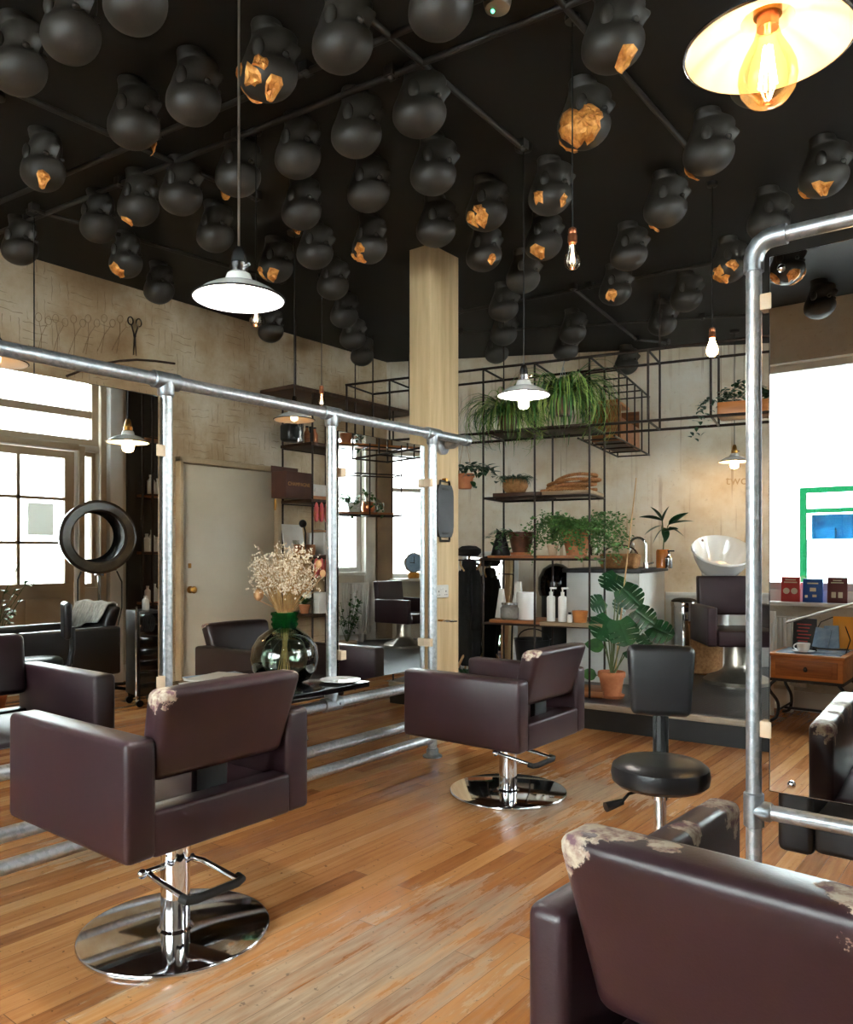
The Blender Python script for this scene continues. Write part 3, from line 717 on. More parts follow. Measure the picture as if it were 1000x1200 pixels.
# wicker pot with low grass
p=on(604,.2,1.766); t=thing('wicker_pot','round wicker pot with low grass on the upper shelf','plant',p)
obj('pot',MB().lathe([(.05,0),(.085,.02),(.105,.06),(.10,.10),(.08,.125),(.07,.12),(.001,.11)],24),M['wicker'],t)
mb=MB()
for i in range(260):
    a=R.uniform(0,2*PI); r=R.uniform(.01,.09); blade(mb,(math.cos(a)*r,math.sin(a)*r,.112),a,R.uniform(.06,.12),.003,R.uniform(.3,1.2),R.uniform(1.5,2.8),4)
obj('grass',mb,M['leaf_dark'],t)
# rope coil
p=on(671,.2,1.766); mb=MB()
for k,(rx,ry,z0,tl,ph) in enumerate(((.215,.12,.014,.0,0),(.19,.10,.034,.012,.6),(.205,.115,.054,.02,1.9),(.16,.09,.074,.03,2.6))):
    pts=[]
    for i in range(40):
        a=2*PI*i/40; pts.append((.02*k-.03+rx*math.cos(a),ry*math.sin(a)+.012*math.sin(2*a+ph),z0+tl*math.cos(a+ph*.3)+tl*1.0+.004*math.sin(3*a)))
    for w in range(3):
        q=[]
        for i in range(200):
            a=2*PI*i/200; j=i/5; i0=int(j)%40; i1=(i0+1)%40; ff=j-int(j); P=Vector(pts[i0]).lerp(Vector(pts[i1]),ff)
            h=a*22+w*2*PI/3; q.append(P+Vector((math.cos(a)*math.cos(h),math.sin(a)*math.cos(h),math.sin(h)))*.007)
        mb.tube(q,.0072,5,True)
tag(obj('rope_coil',mb,M['rope'],loc=p),'coil of thick tan rope on the upper shelf','rope').rotation_euler=(0,0,.3)
# black jug
p=on(587,.16,1.264); t=thing('jug','black pointed metal jug on the middle shelf','jug',p,-.5)
obj('body',MB().lathe([(.001,0),(.075,0),(.078,.01),(.06,.09),(.04,.15),(.036,.18),(.030,.18),(.034,.14),(.001,.13)],24),M['black'],t)
obj('spout',MB().add([(-.033,0,.14),(-.01,.035,.15),(-.01,-.035,.15),(-.075,0,.225),(-.012,.02,.185),(-.012,-.02,.185)],[(0,1,3),(0,3,2),(1,4,3),(2,3,5),(4,5,3)]),M['black'],t)
obj('handle',MB().tube([(.036,0,.165),(.075,0,.16),(.085,0,.11),(.062,0,.06)],.007,8),M['black'],t)
# brown glazed pot with trailing plant
p=on(611,.2,1.264); t=thing('potted_plant','dark brown glazed pot with trailing leaves on the middle shelf, right of the black jug','plant',p)
obj('saucer',MB().lathe([(.001,0),(.085,0),(.09,.025),(.08,.025),(.001,.015)],24),M['terracotta'],t)
pp=obj('pot',MB().lathe([(.07,.018),(.10,.15),(.11,.155),(.112,.19),(.098,.19),(.094,.165),(.001,.16)],28),M['terracotta_dark'],t)
mb=MB()
for i in range(26):
    a=R.uniform(PI*.5,PI*1.6); d=Vector((math.cos(a),math.sin(a),R.uniform(-.2,.6)))
    b=Vector((math.cos(a)*.05,math.sin(a)*.05,.18)); 
    for k in range(5):
        b2=b+d*.045; leaf_shape(mb,Matrix.Translation(b2)@frame_to((d.x+R.uniform(-.8,.8),d.y+R.uniform(-.8,.8),R.uniform(-.4,.5))),.05,.03); b=b2; d=(d+Vector((0,0,-.35))).normalized()
obj('leaves',mb,M['leaf'],t)
p=on(648,.15,1.264); t=thing('clay_pot','small pale empty clay pot on the middle shelf between two plants','pot',p); obj('body',pot_mb(.045,.085,True),M['terracotta_pale'],t)
# fern in large terracotta pot
p=on(676,.2,1.264); t=thing('fern','large feathery fern in a terracotta pot on the middle shelf','plant',p)
pot(t,.115,.20,M['terracotta'])
mb=MB(); st=MB(); rg=random.Random(11)
fr_dirs=[]
for i in range(80):
    a=rg.uniform(0,2*PI); L=rg.uniform(.25,.56)
    if abs(math.cos(a))<.5: L*=.7
    el=rg.uniform(.35,1.2); b=Vector((0,0,.18)); hx,hy=math.cos(a),math.sin(a); pts=[b]; n=12
    for k in range(n):
        b=b+Vector((hx*math.cos(el),hy*math.cos(el),math.sin(el)))*(L/n); el-=rg.uniform(.1,.24); pts.append(b)
        if k>2:
            for q in range(6):
                d=Vector((rg.uniform(-1,1),rg.uniform(-1,1),rg.uniform(-.8,.6))).normalized(); e=b+d*rg.uniform(.01,.055)
                st_=.011*rg.uniform(.7,1.5); u_=Vector((rg.uniform(-1,1),rg.uniform(-1,1),rg.uniform(-.5,.5))).normalized()*st_; v_=d.cross(u_).normalized()*st_*.7
                mb.add([e-u_,e+v_,e+u_*1.2,e-v_],[(0,1,2,3)])
    st.tube(pts,.0016,4)
obj('fronds',mb,M['fern'],t); obj('stems',st,M['stem'],t)
p=on(697,.12,1.264); tag(obj('candle_glass',MB().lathe([(.026,0),(.03,.005),(.032,.07),(.029,.07),(.027,.008),(.001,.008)],20),M['jar_glass'],loc=p),'small clear glass at the right end of the middle shelf','glass')
# lower shelf
def cone_card(px,label,lean,h,w):
    p=on(px,.22,.749); t=tag(obj('towel_cone',MB().add([(-w,-.03,0),(w,-.03,0),(w,.03,0),(-w,.03,0),(lean-w*.35,-.012,h),(lean+w*.35,-.012,h),(lean+w*.35,.012,h),(lean-w*.35,.012,h)],[(0,1,5,4),(1,2,6,5),(2,3,7,6),(3,0,4,7),(4,5,6,7),(3,2,1,0)]),M['white'],loc=p),label,'towel')
cone_card(588,'slim pointed white bottle box at the left end of the lower shelf',-.0,.24,.045)
cone_card(606,'tall tapered white box on the lower shelf, behind the grey jar',.02,.30,.055)
p=on(598,.08,.749); t=thing('jar','squat grey glass jar on the lower shelf','jar',p)
obj('body',MB().lathe([(.06,0),(.078,.015),(.08,.09),(.066,.105),(.066,.12),(.058,.12),(.058,.10),(.001,.02)],28),mat('smoked_glass_jar',(128,126,122),(160,158,152),.15,scale=15),t); obj('lid',MB().lathe([(.07,.12),(.07,.135),(.001,.138)],24),M['steel'],t)
p=on(617,.14,.749); t=thing('vessel','wide white porcelain vessel with a dipped rim on the lower shelf','vase',p)
obj('body',MB().lathe([(.07,0),(.078,.01),(.08,.20),(.075,.22),(.066,.22),(.068,.19),(.001,.05)],28),M['ceramic'],t)
def pump(px,s,z,h,r,label):
    p=on(px,s,z); t=thing('pump_bottle',label,'bottle',p,R.uniform(0,1),'white pump bottles on the lower shelf')
    obj('body',MB().lathe([(r*.95,0),(r,.005),(r,h*.92),(r*.8,h*.98),(r*.4,h),(r*.4,h+.012)],20),M['white'],t)
    obj('pump',MB().cyl((0,0,h+.01),(0,0,h+.03),r*.42,12).cyl((0,0,h+.03),(0,0,h+.055),r*.16,8).box(-.008,.045,-.008,.008,h+.052,h+.066,.003),M['white'],t)
pump(646,.06,.749,.20,.034,'left one of the two white pump bottles on the lower shelf')
pump(659.5,.06,.749,.20,.034,'right one of the two white pump bottles on the lower shelf')
p=on(668,.02,.749); t=thing('bottle','small clear bottle with black cap on the lower shelf, left of the wooden pot','bottle',p); obj('body',MB().lathe([(.02,0),(.022,.004),(.022,.055),(.012,.062)],16),M['paper'],t); obj('cap',MB().cyl((0,0,.06),(0,0,.078),.012),M['black'],t)
p=on(680,.06,.749); t=thing('wooden_bowl','small orange wooden pot at the right end of the lower shelf','bowl',p); obj('body',MB().lathe([(.05,0),(.062,.09),(.055,.09),(.046,.012),(.001,.012)],24),M['pine'],t)
# black bucket below
p=on(624,.75,PZ); t=thing('bucket','black bucket on the platform behind the shelving','bucket',p); obj('body',MB().lathe([(.12,0),(.16,.34),(.168,.345),(.15,.34),(.115,.02),(.001,.02)],28),M['plastic'],t); obj('handle',MB().tube([(.16*math.cos(a),.02,.33+.10*math.sin(a)) for a in [PI*i/10 for i in range(11)]],.006,8),M['plastic'],t)
# ================================================================== WASHING UNIT / COUNTER
cn=thing('counter','white boxed counter with dark top behind the monstera','counter',(P0.x,P0.y,0),math.radians(10.94))
q=at(749,803,6.55); dv=q-P0; tc=dv.x*EX+dv.y*EY; sc_=-dv.x*EY+dv.y*EX
obj('body',MB().box(tc-.62,tc,sc_,sc_+1.15,PZ,1.115,.004),M['white'],cn)
obj('worktop',MB().box(tc-.65,tc+.03,sc_-.03,sc_+1.18,1.115,1.15,.004),M['black'],cn,label='dark worktop')
obj('corner_trim',MB().box(tc-.004,tc+.003,sc_-.003,sc_+.004,PZ,1.115),M['alu'],cn)
CT=1.151
def onc(px,ds): 
    s_=sc_+ds; return S(St(px,s_),s_,CT)
p=onc(727,.12); t=thing('basket','long woven wooden basket on the dark counter top','basket',p,math.radians(10))
obj('body',MB().box(-.15,.15,-.09,.09,.0,.13,.03,3,fn=lambda x,y,z:(x*(1+.9*max(0,z)),y*(1+.9*max(0,z)),z)),M['wicker'],t)
obj('handle',MB().tube([(.15*math.cos(a),0,.11+.09*math.sin(a)) for a in [PI*i/12 for i in range(13)]],.007,8),M['board_dark'],t)
p=onc(757,.42); t=thing('tap','tall chrome swan-neck tap on the counter','tap',p,math.radians(190))
obj('spout',MB().tube([(0,0,0),(0,0,.20)]+[(.07-.07*math.cos(a),0,.20+.07*math.sin(a)) for a in [PI*i/10 for i in range(1,11)]]+[(.14,0,.16)],.011,12),M['chrome'],t)
obj('tap_body',MB().cyl((0,0,0),(0,0,.05),.024,16).cyl((0,0,.03),(-.07,0,.05),.008),M['chrome'],t)
p=onc(742,.35); t=thing('glass_bottle','clear glass bottle beside the chrome tap','bottle',p); obj('body',MB().lathe([(.03,0),(.033,.01),(.033,.12),(.012,.16),(.012,.20),(.016,.205)],20),M['jar_glass'],t); obj('stopper',MB().cyl((0,0,.2),(0,0,.225),.012),M['white'],t)
p=onc(777,.55); t=thing('potted_plant','upright glossy leaved plant in an orange jar on the counter','plant',p)
obj('pot',MB().lathe([(.05,0),(.058,.01),(.058,.15),(.05,.165),(.044,.165),(.044,.03),(.001,.03)],24),M['amber_soap'],t)
mb=MB(); st=MB(); rg=random.Random(5)
st.tube([(0,0,.1),(.01,0,.25),(-.005,0,.42)],.006,6).tube([(.003,0,.27),(.05,.0,.38)],.005,6)
for (b,dx,dz,L) in (((-.005,0,.42),-.9,.35,.20),((-.005,0,.42),-.5,.9,.16),((-.005,0,.40),.2,1,.16),((-.005,0,.38),-1,-.4,.18),((.05,0,.38),1,.35,.22),((.05,0,.38),.8,.75,.2),((.05,0,.36),.9,-.3,.17),((0,0,.35),-.6,-.7,.16),((.02,0,.36),.3,-.8,.15),((0,0,.32),.6,.2,.17),((0,0,.40),-.1,-.9,.16)):
    # picture-right direction of this wall is along the shelving line
    d=Vector((EX*dx,EY*dx+rg.uniform(-.6,.2),dz)); leaf_shape(mb,Matrix.Translation(Vector(b))@frame_to(d,rg.uniform(-.6,.6)),L,L*.5,.2,.2)
obj('leaves',mb,M['leaf_dark'],t); obj('stem',st,M['stem'],t)
p=onc(784,.5); t=thing('soap_dispenser','small grey soap dispenser at the right edge of the counter','dispenser',p); obj('body',MB().lathe([(.03,0),(.032,.01),(.032,.09),(.014,.11),(.014,.125)],18),M['steel'],t); obj('pump',MB().cyl((0,0,.12),(0,0,.15),.006).box(-.01,.05,-.008,.008,.145,.158,.003),M['black'],t)
# black round hood standing left of counter
p=on(652,.95,PZ); t=thing('pedal_bin','black domed bin standing left of the white counter','bin',p)
obj('body',MB().lathe([(.12,0),(.13,.01),(.13,.70),(.135,.72)],28),M['black'],t); obj('dome_lid',MB().lathe([(.15,.72),(.165,.78),(.16,.88),(.12,.96),(.06,1.0),(.001,1.01)],28),M['black_gloss'],t)
# ================================================================== MONSTERA
g=atz(717,817,PZ); t=thing('monstera','monstera with large split leaves in a terracotta pot beside the black stool','plant',g)
obj('saucer',MB().lathe([(.001,0),(.09,0),(.10,.022),(.09,.022),(.001,.012)],28),M['terracotta'],t)
pp=pot(t,.10,.185,M['terracotta']); pp.location=(0,0,.012)
d0=-UX*g.x+UY*g.y
def rel(px,py,dd): return at(px,py,d0+dd)-g
rg=random.Random(14)
for (px,py,dd,L,tilt,fc) in ((716,682,.12,.20,.9,.2),(740,700,-.02,.21,-.7,-.5),(700,708,.06,.15,1.3,.6),(708,737,-.10,.23,.7,.1),(731,742,-.16,.23,-.2,-.1),(756,724,-.06,.19,-.9,-.7),(776,740,.02,.20,-1.3,-.2),(757,752,.12,.14,-.6,.7),(727,712,.16,.14,.3,.9),(742,768,-.02,.12,-1.1,.4),(695,730,.22,.13,1.5,-.3)):
    c=rel(px,py,dd); sd_=-math.sin(tilt); out=Vector((UY*sd_,UX*sd_,0)); d=(out*.9+Vector((.62*.5,-.79*.5,-.25-.55*math.cos(tilt)))).normalized()
    nrm=Vector((.62,-.79,.6))+Vector((UY,UX,0))*fc+Vector((rg.uniform(-.3,.3),rg.uniform(-.3,.3),rg.uniform(-.2,.5))); x=d.cross(nrm).normalized(); z=x.cross(d)
    Mx=Matrix.Translation(c-d*L*.5)@Matrix((x,d,z)).transposed().to_4x4()
    mb=MB(); monstera_leaf(mb,Mx,L); lf=obj('leaf',mb,M['leaf_dark'],t)
    base=c-d*L*.48; st=MB().tube([(0,0,.16),Vector((base.x*.35,base.y*.35,base.z*.6)),Vector((base.x*.8,base.y*.8,base.z*.97)),base],[.006,.005,.004,.003],6)
    obj('stalk',st,M['stem'],lf)
for (px,py,dd,L,tilt) in ((697,756,.02,.15,1.1),(690,790,.25,.13,1.2)):
    c=rel(px,py,dd); out=Vector((UY*(-math.sin(tilt)), UX*(-math.sin(tilt)),0)); d=(out+Vector((0,0,.15))).normalized(); nrm=Vector((.45,-.75,.3)); x=d.cross(nrm).normalized(); z=x.cross(d)
    mb=MB(); leaf_shape(mb,Matrix.Translation(c-d*L*.5)@Matrix((x,d,z)).transposed().to_4x4(),L,L*.75,.1,.1); lf=obj('leaf',mb,M['leaf'],t,label='plain uncut leaf')
    base=c-d*L*.5; obj('stalk',MB().tube([(0,0,.16),base*.5+Vector((0,0,.1)),base],.004,6),M['stem'],lf)
top=rel(746,560,.1); obj('cane',MB().tube([(.01,.02,.1),top*.5,top],[.007,.006,.005],6),M['cane'],t,label='tall bamboo cane')
g2=atz(736,808,PZ)+Vector((.02,.16,0)); t=thing('clay_pot','small terracotta pot behind the monstera pot','pot',g2); obj('body',pot_mb(.075,.14),M['terracotta'],t)
# ================================================================== BIN AND BACKWASH UNIT
g=atz(802,782,PZ); t=thing('waste_bin','tall polished steel bin with black lid beside the white counter','bin',g)
obj('body',MB().lathe([(.118,.02),(.12,.03),(.12,.60),(.117,.62)],40),M['chrome'],t); obj('base_ring',MB().lathe([(.122,0),(.122,.03),(.11,.03)],32),M['black'],t)
obj('lid',MB().lathe([(.12,.62),(.119,.645),(.10,.66),(.06,.668),(.001,.67)],32),M['black'],t); obj('rim',MB().lathe([(.1205,.585),(.124,.59),(.124,.63),(.1205,.635)],40),M['chrome'],t)
def backwash(label,blabel,loc,rz,basin=True):
    t=thing('backwash_chair',label,'chair',loc,rz,'washing chairs on the platform')
    L=M['leather']
    for x0 in (-.33,.25): obj('armrest',MB().box(x0,x0+.08,-.25,.34,.34,.66,.018,3),L,t)
    obj('seat',MB().box(-.252,.252,-.22,.36,.34,.47,.02,3),L,t)
    obj('backrest',MB().box(-.262,.262,-.30,-.20,.56,.90,.02,3,fn=lambda x,y,z:(x,y-.12*(z-.56),z)),L,t)
    obj('pedestal',MB().lathe([(.27,0),(.275,.03),(.24,.055),(.16,.085),(.115,.12),(.10,.16),(.10,.34)],36),M['alu'],t)
    if basin:
        b=thing('wash_basin',blabel,'basin',loc,rz,'white washing basins')
        BM=Matrix.Translation((0,-.50,1.02))@Matrix.Rotation(-.55,4,'X')
        obj('bowl',MB().lathe([(.001,-.14),(.10,-.13),(.18,-.07),(.235,.03),(.26,.10),(.272,.12),(.262,.132),(.235,.10),(.20,.02),(.13,-.07),(.001,-.10)],40,sy=1.0,M=BM),M['ceramic'],b)
        obj('drain',MB().lathe([(.001,-.098),(.025,-.096),(.025,-.092),(.001,-.091)],16,M=BM),M['chrome'],b)
        obj('pedestal',MB().lathe([(.15,0),(.15,.02),(.10,.06),(.09,.5),(.13,.80),(.15,.93)],28,(0,-.56,0)),M['ceramic'],b)
        obj('spray_head',MB().tube([(.16,-.70,1.08),(.16,-.68,1.20),(.13,-.60,1.22)],.012,10),M['chrome'],b)
    return t
g=atz(864,800,PZ); backwash('burgundy backwash chair on the platform beside the steel bin','white backwash basin behind the burgundy washing chair',(g.x,g.y,PZ),math.radians(180+33))
g=mirL(at(478,757,9.3)); backwash('dark washing chair on the platform by the side window, seen in the narrow mirror','white basin near the side window',(g.x,g.y,PZ),R90,False).scale=(.86,.86,.86)
g=at(828,748,7.2); t=thing('wicker_basket','tan wicker basket on the platform behind the washing chair','basket',(g.x,g.y,PZ)); obj('body',MB().lathe([(.12,0),(.14,.02),(.15,.42),(.155,.45),(.14,.44),(.12,.03),(.001,.03)],24),M['wicker'],t)
# ================================================================== COAT STAND, LEANING MIRROR
g=at(573,700,7.15); lm=thing('leaning_mirror','white framed mirror leaning behind the coat stand','mirror',(g.x,g.y,PZ),math.radians(23.6))
LMx=Matrix.Rotation(-.09,4,'X')
for a in ((-.26,-.22,0,1.12),(.22,.26,0,1.12)): obj('frame_side',MB().box(a[0],a[1],-.015,.015,a[2],a[3],.004,M=LMx),M['white'],lm)
for a in ((0,.04),(1.08,1.12)): obj('frame_rail',MB().box(-.22,.22,-.015,.015,a[0],a[1],.004,M=LMx),M['white'],lm)
obj('mirror_glass',MB().box(-.222,.222,-.004,.004,.038,1.082,M=LMx),M['mirror'],lm)
g=at(550,760,6.75); cs=thing('coat_stand','bentwood coat stand with curved tan legs left of the shelving','coat stand',(g.x,g.y,PZ),0)
obj('pole',MB().tube([(.0,0,.0),(.0,.0,.6),(.0,0,1.06),(.02,0,1.14)],.013,10),M['cane'],cs)
for k in range(3):
    a=2*PI*k/3+.3; c,s=math.cos(a),math.sin(a)
    obj('leg',MB().tube([(c*.20,s*.20,0),(c*.14,s*.14,.12),(c*.05,s*.05,.25),(c*.014,s*.014,.4)],.011,8),M['cane'],cs)
    obj('hook',MB().tube([(0,0,.98),(c*.06,s*.06,.95),(c*.10,s*.10,1.0),(c*.10,s*.10,1.05)],.008,8),M['cane'],cs)
rg=random.Random(3); rings=[]
for (z,r) in ((.14,.085),(.25,.10),(.40,.11),(.55,.115),(.68,.115),(.80,.11),(.90,.10),(.97,.07),(1.02,.04)):
    ring=[]
    for j in range(28):
        a=2*PI*j/28; f=1+.14*math.sin(a*6+z*3)+.08*math.sin(a*3-z*7); ring.append((math.cos(a)*r*f*1.0,math.sin(a)*r*f*.75,z))
    rings.append(ring)
ct=thing('coat','long black coat hung on the coat stand','coat',(g.x,g.y,PZ)); obj('body',MB().loft(rings),M['cloth_black'],ct)
for sx in (-1,1): obj('sleeve',MB().tube([(sx*.06,0,.94),(sx*.10,-.03,.80),(sx*.11,-.05,.60),(sx*.10,-.06,.46)],[.04,.045,.042,.038],12),M['cloth_black'],ct)
obj('collar',MB().lathe([(.05,.94),(.065,.98),(.06,1.03),(.04,1.05)],18),M['cloth_black'],ct)
ht=thing('flat_cap','black cap on top of the coat stand','hat',(g.x,g.y,PZ+1.075)); obj('crown',MB().lathe([(.075,0),(.10,.03),(.098,.06),(.06,.085),(.001,.09)],24,sx=1.05),M['cloth_black'],ht); obj('peak',MB().sph((-.08,-.06,.012),(.07,.06,.010),14,6),M['cloth_black'],ht)
g=at(556,795,6.3); t=thing('potted_plant','small terracotta trough of low leaves at the foot of the timber post','plant',(g.x,g.y,PZ)); obj('pot',MB().box(-.10,.10,-.07,.07,0,.12,.008),M['terracotta'],t); mb=MB()
for i in range(70):
    a=R.uniform(0,2*PI); leaf_shape(mb,Matrix.Translation((R.uniform(-.09,.09),R.uniform(-.05,.05),.12))@frame_to((math.cos(a),math.sin(a),R.uniform(.2,1.4))),R.uniform(.06,.11),.035)
obj('leaves',mb,M['leaf_dark'],t)
g=at(545,585,6.35); t=thing('hanging_plant','trailing plant in a hung clay pot right of the timber post','plant',(g.x,g.y,1.80)); obj('pot',pot_mb(.075,.12),M['terracotta'],t); mb=MB()
for i in range(15):
    a=R.uniform(0,2*PI); b=Vector((math.cos(a)*.05,math.sin(a)*.05,.12)); d=Vector((math.cos(a)*.8,math.sin(a)*.8,1.1)).normalized()
    for k in range(R.randint(5,9)):
        b=b+d*.045; d=(d+Vector((math.cos(a)*.1,math.sin(a)*.1,-.42))).normalized()
        leaf_shape(mb,Matrix.Translation(b)@frame_to((d.x+R.uniform(-.9,.9),d.y+R.uniform(-.9,.9),R.uniform(-.5,.4))),.075,.045)
obj('leaves',mb,M['leaf_dark'],t); obj('hanger',MB().tube([(.07,0,.11),(0,0,.44)],.002,5).tube([(-.07,0,.11),(0,0,.44)],.002,5),M['straw'],t)
# trough on the long frame at right
t_=St(872,.2); p=S(t_,.22,2.262); t=thing('planter_box','pine trough planter on the long overhead rails at right','plant',p,math.radians(10.94))
obj('box',MB().box(-.17,.17,-.12,.12,0,.10,.004),M['pine'],t); mb=MB()
for i in range(260):
    a=R.uniform(0,2*PI); x=R.uniform(-.17,.17); z=.1+R.uniform(0,.17)*(1-abs(x+.0)/.3)
    leaf_shape(mb,Matrix.Translation((x,R.uniform(-.12,.10),z))@frame_to((math.cos(a),math.sin(a),R.uniform(-.6,1))),R.uniform(.03,.06),.03)
for k in range(8):
    b=Vector((-.16+R.uniform(-.03,.05),-.12,.1)); d=Vector((-.4,-.5,.3)).normalized()
    for q in range(R.randint(4,10)):
        b=b+d*.04; d=(d+Vector((R.uniform(-.2,.2),0,-.5))).normalized(); leaf_shape(mb,Matrix.Translation(b)@frame_to((R.uniform(-1,1),-.5,R.uniform(-.5,.3))),.045,.028)
obj('foliage',mb,M['leaf_dark'],t)
# ================================================================== LEFT WALL RACK AND WALL DRAWING
lr=thing('rod_shelving','dark rod shelving on the left wall beside the cream door, boards stacked with boxes','shelving',(-5.48,4.87,0))
for y in (0,.55,1.1):
    for x in (.01,.40): obj('upright',rod((x,y,0),(x,y,2.72)),M['iron'],lr)
for z in (2.24,1.735,1.24,.72):
    for x in (.01,.40): obj('shelf_rail',rod((x,0,z),(x,1.1,z)),M['iron'],lr)
    obj('shelf_board',MB().box(.0,.41,-.02,1.12,z,z+.028,.004),M['board_dark'],lr)
obj('top_board',MB().box(-.01,.42,-.25,1.42,2.70,2.735,.004),M['board_dark'],lr)
for y in (-.2,.55,1.35): obj('ceiling_hanger',rod((.40,y,2.72),(.40,y,CEIL+.004),.006),M['iron'],lr)
def lw(px,py,X=-5.25): return onX(px,py,X)
def boxthing(name,label,cat,p0,z,dx,dy,h,m,rz=0,group=None):
    t=obj(name,MB().box(-dx/2,dx/2,-dy/2,dy/2,0,h,.003),m,loc=(p0.x,p0.y,z)); t.rotation_euler=(0,0,rz); return tag(t,label,cat,group)
p=lw(342,588,-5.22); bx=thing('wine_box','dark brown card box with gold lettering on the left wall shelf','box',(p.x,p.y,1.764),.05)
obj('body',MB().box(-.09,.09,-.16,.16,0,.23,.004),M['box_brown'],bx); obj('flap',MB().box(-.09,-.084,-.165,.165,.23,.285,.002),M['box_brown'],bx)
def text(name,s,size,m,parent,loc,rot,ext=.001,label=None):
    cu=bpy.data.curves.new(name,'FONT'); cu.body=s; cu.size=size; cu.extrude=ext; cu.align_x='CENTER'; cu.align_y='CENTER'
    tmp=bpy.data.objects.new('tmp',cu); C.objects.link(tmp); bpy.context.view_layer.update(); me=bpy.data.meshes.new_from_object(tmp); bpy.data.objects.remove(tmp); bpy.data.curves.remove(cu); me.materials.clear(); me.materials.append(m)
    o=bpy.data.objects.new(name,me); C.objects.link(o); o.parent=parent; o.location=loc; o.rotation_euler=rot
    if label: o['label']=label
    return o
text('lettering','CHAMPAGNE',.045,M['gold_print'],bx,(.0915,0,.12),(PI/2,0,PI/2))
p=lw(371,586,-5.2)
for k in range(4): boxthing('book','pale bound book, %s, beside the brown lettered box'%('lowest of its stack','second from the bottom of its stack','second from the top of its stack','topmost of its stack')[k],'book',p,1.764+k*.034,.17,.22,.033,M[('pine','paper','paper','paper')[k]],R.uniform(-.1,.1),'books beside the brown box')
for k in range(3):
    p=lw(371+6*k,601,-5.06); t=thing('knitted_sock','orange and pink cloth pouch hung under the upper shelf, %s of three'%('left','middle','right')[k],'pouch',(p.x,p.y,1.56),0,'orange pouches hung under shelves')
    obj('pouch',MB().lathe([(.001,0),(.018,.01),(.026,.06),(.022,.12),(.014,.16),(.004,.175)],12),M['pink'],t)
    p=lw(371+6*k,654,-5.06); dup(t,(p.x,p.y,1.065),None,'orange and pink cloth pouch hung under the middle shelf, %s of three'%('left','middle','right')[k])
p=lw(346,645,-5.2); t=thing('catalogue','white picture catalogue standing open on the left wall shelf','book',(p.x,p.y,1.269),.1); obj('cover',MB().box(-.005,.005,-.13,.13,0,.27,M=Matrix.Rotation(-.15,4,'Y')),M['paper'],t); obj('picture',MB().box(.0055,.0065,-.02,.07,.02,.13,M=Matrix.Rotation(-.15,4,'Y')),mat('printed_photo',(120,130,100),(200,190,180),.5,scale=25),t)
p=lw(357,648,-5.12); boxthing('wooden_block','stack of thin brown boards beside the white catalogue','block',p,1.269,.14,.13,.09,M['board'])
p=lw(377,645,-5.2); boxthing('storage_box','white card box behind the galvanised post on the middle shelf','box',p,1.269,.22,.16,.20,M['paper'])
p=lw(376,612,-5.15); tag(obj('wooden_comb',MB().box(-.02,.02,-.09,.09,0,.012,.004,fn=lambda x,y,z:(x,y,z+1.2*y*y)),M['pine'],loc=(p.x,p.y,1.47)),'curved orange wooden comb lying on the white card box','comb')
p=lw(358,612,-5.05); t=thing('desk_microphone','small black round gadget on a stem clipped to the left wall shelf','gadget',(p.x,p.y,1.269)); obj('stem',MB().tube([(0,0,0),(0,0,.2),(0,-.02,.25)],.006,8),M['black'],t); obj('head',MB().sph((0,-.03,.27),.035),M['black'],t)
p=lw(372,718,-5.15); boxthing('storage_box','white open box of papers on the lowest left wall shelf','box',p,.749,.25,.20,.18,M['paper'])
p=lw(357,712,-5.15); t=thing('potted_plant','small green plant on the lowest left wall shelf','plant',(p.x,p.y,.749)); obj('pot',pot_mb(.05,.08),M['terracotta'],t); mb=MB()
for i in range(30):
    a=R.uniform(0,2*PI); leaf_shape(mb,Matrix.Translation((0,0,.08))@frame_to((math.cos(a),math.sin(a),R.uniform(.2,1.6))),R.uniform(.07,.13),.04)
obj('leaves',mb,M['leaf'],t)
p=lw(337,525,-5.25); t=thing('radio','black rounded radio on the top left wall shelf','radio',(p.x,p.y+.05,2.27)); obj('body',MB().box(-.07,.07,-.09,.09,0,.16,.03,3),M['plastic'],t); obj('speaker',MB().cyl((.07,0,.08),(.075,0,.08),.05,20),M['black'],t)
p=lw(351,525,-5.2); t=thing('thermos','tall dark steel flask on the top left wall shelf','flask',(p.x,p.y,2.27)); obj('body',MB().lathe([(.035,0),(.037,.01),(.037,.22),(.028,.25)],18),M['steel'],t); obj('cap',MB().cyl((0,0,.25),(0,0,.29),.03,16),M['black'],t)
for k,(px,c) in enumerate(((360,'board'),(364,'black'),(369,'terracotta'))):
    p=lw(px,525,-5.2); t=thing('bottle','%s bottle on the top left wall shelf'%('brown','black','reddish')[k],'bottle',(p.x,p.y,2.27)); obj('body',MB().lathe([(.026,0),(.028,.01),(.028,.09),(.012,.12),(.012,.14)],14),M[c],t); obj('cap',MB().cyl((0,0,.14),(0,0,.155),.014),M['black'],t)
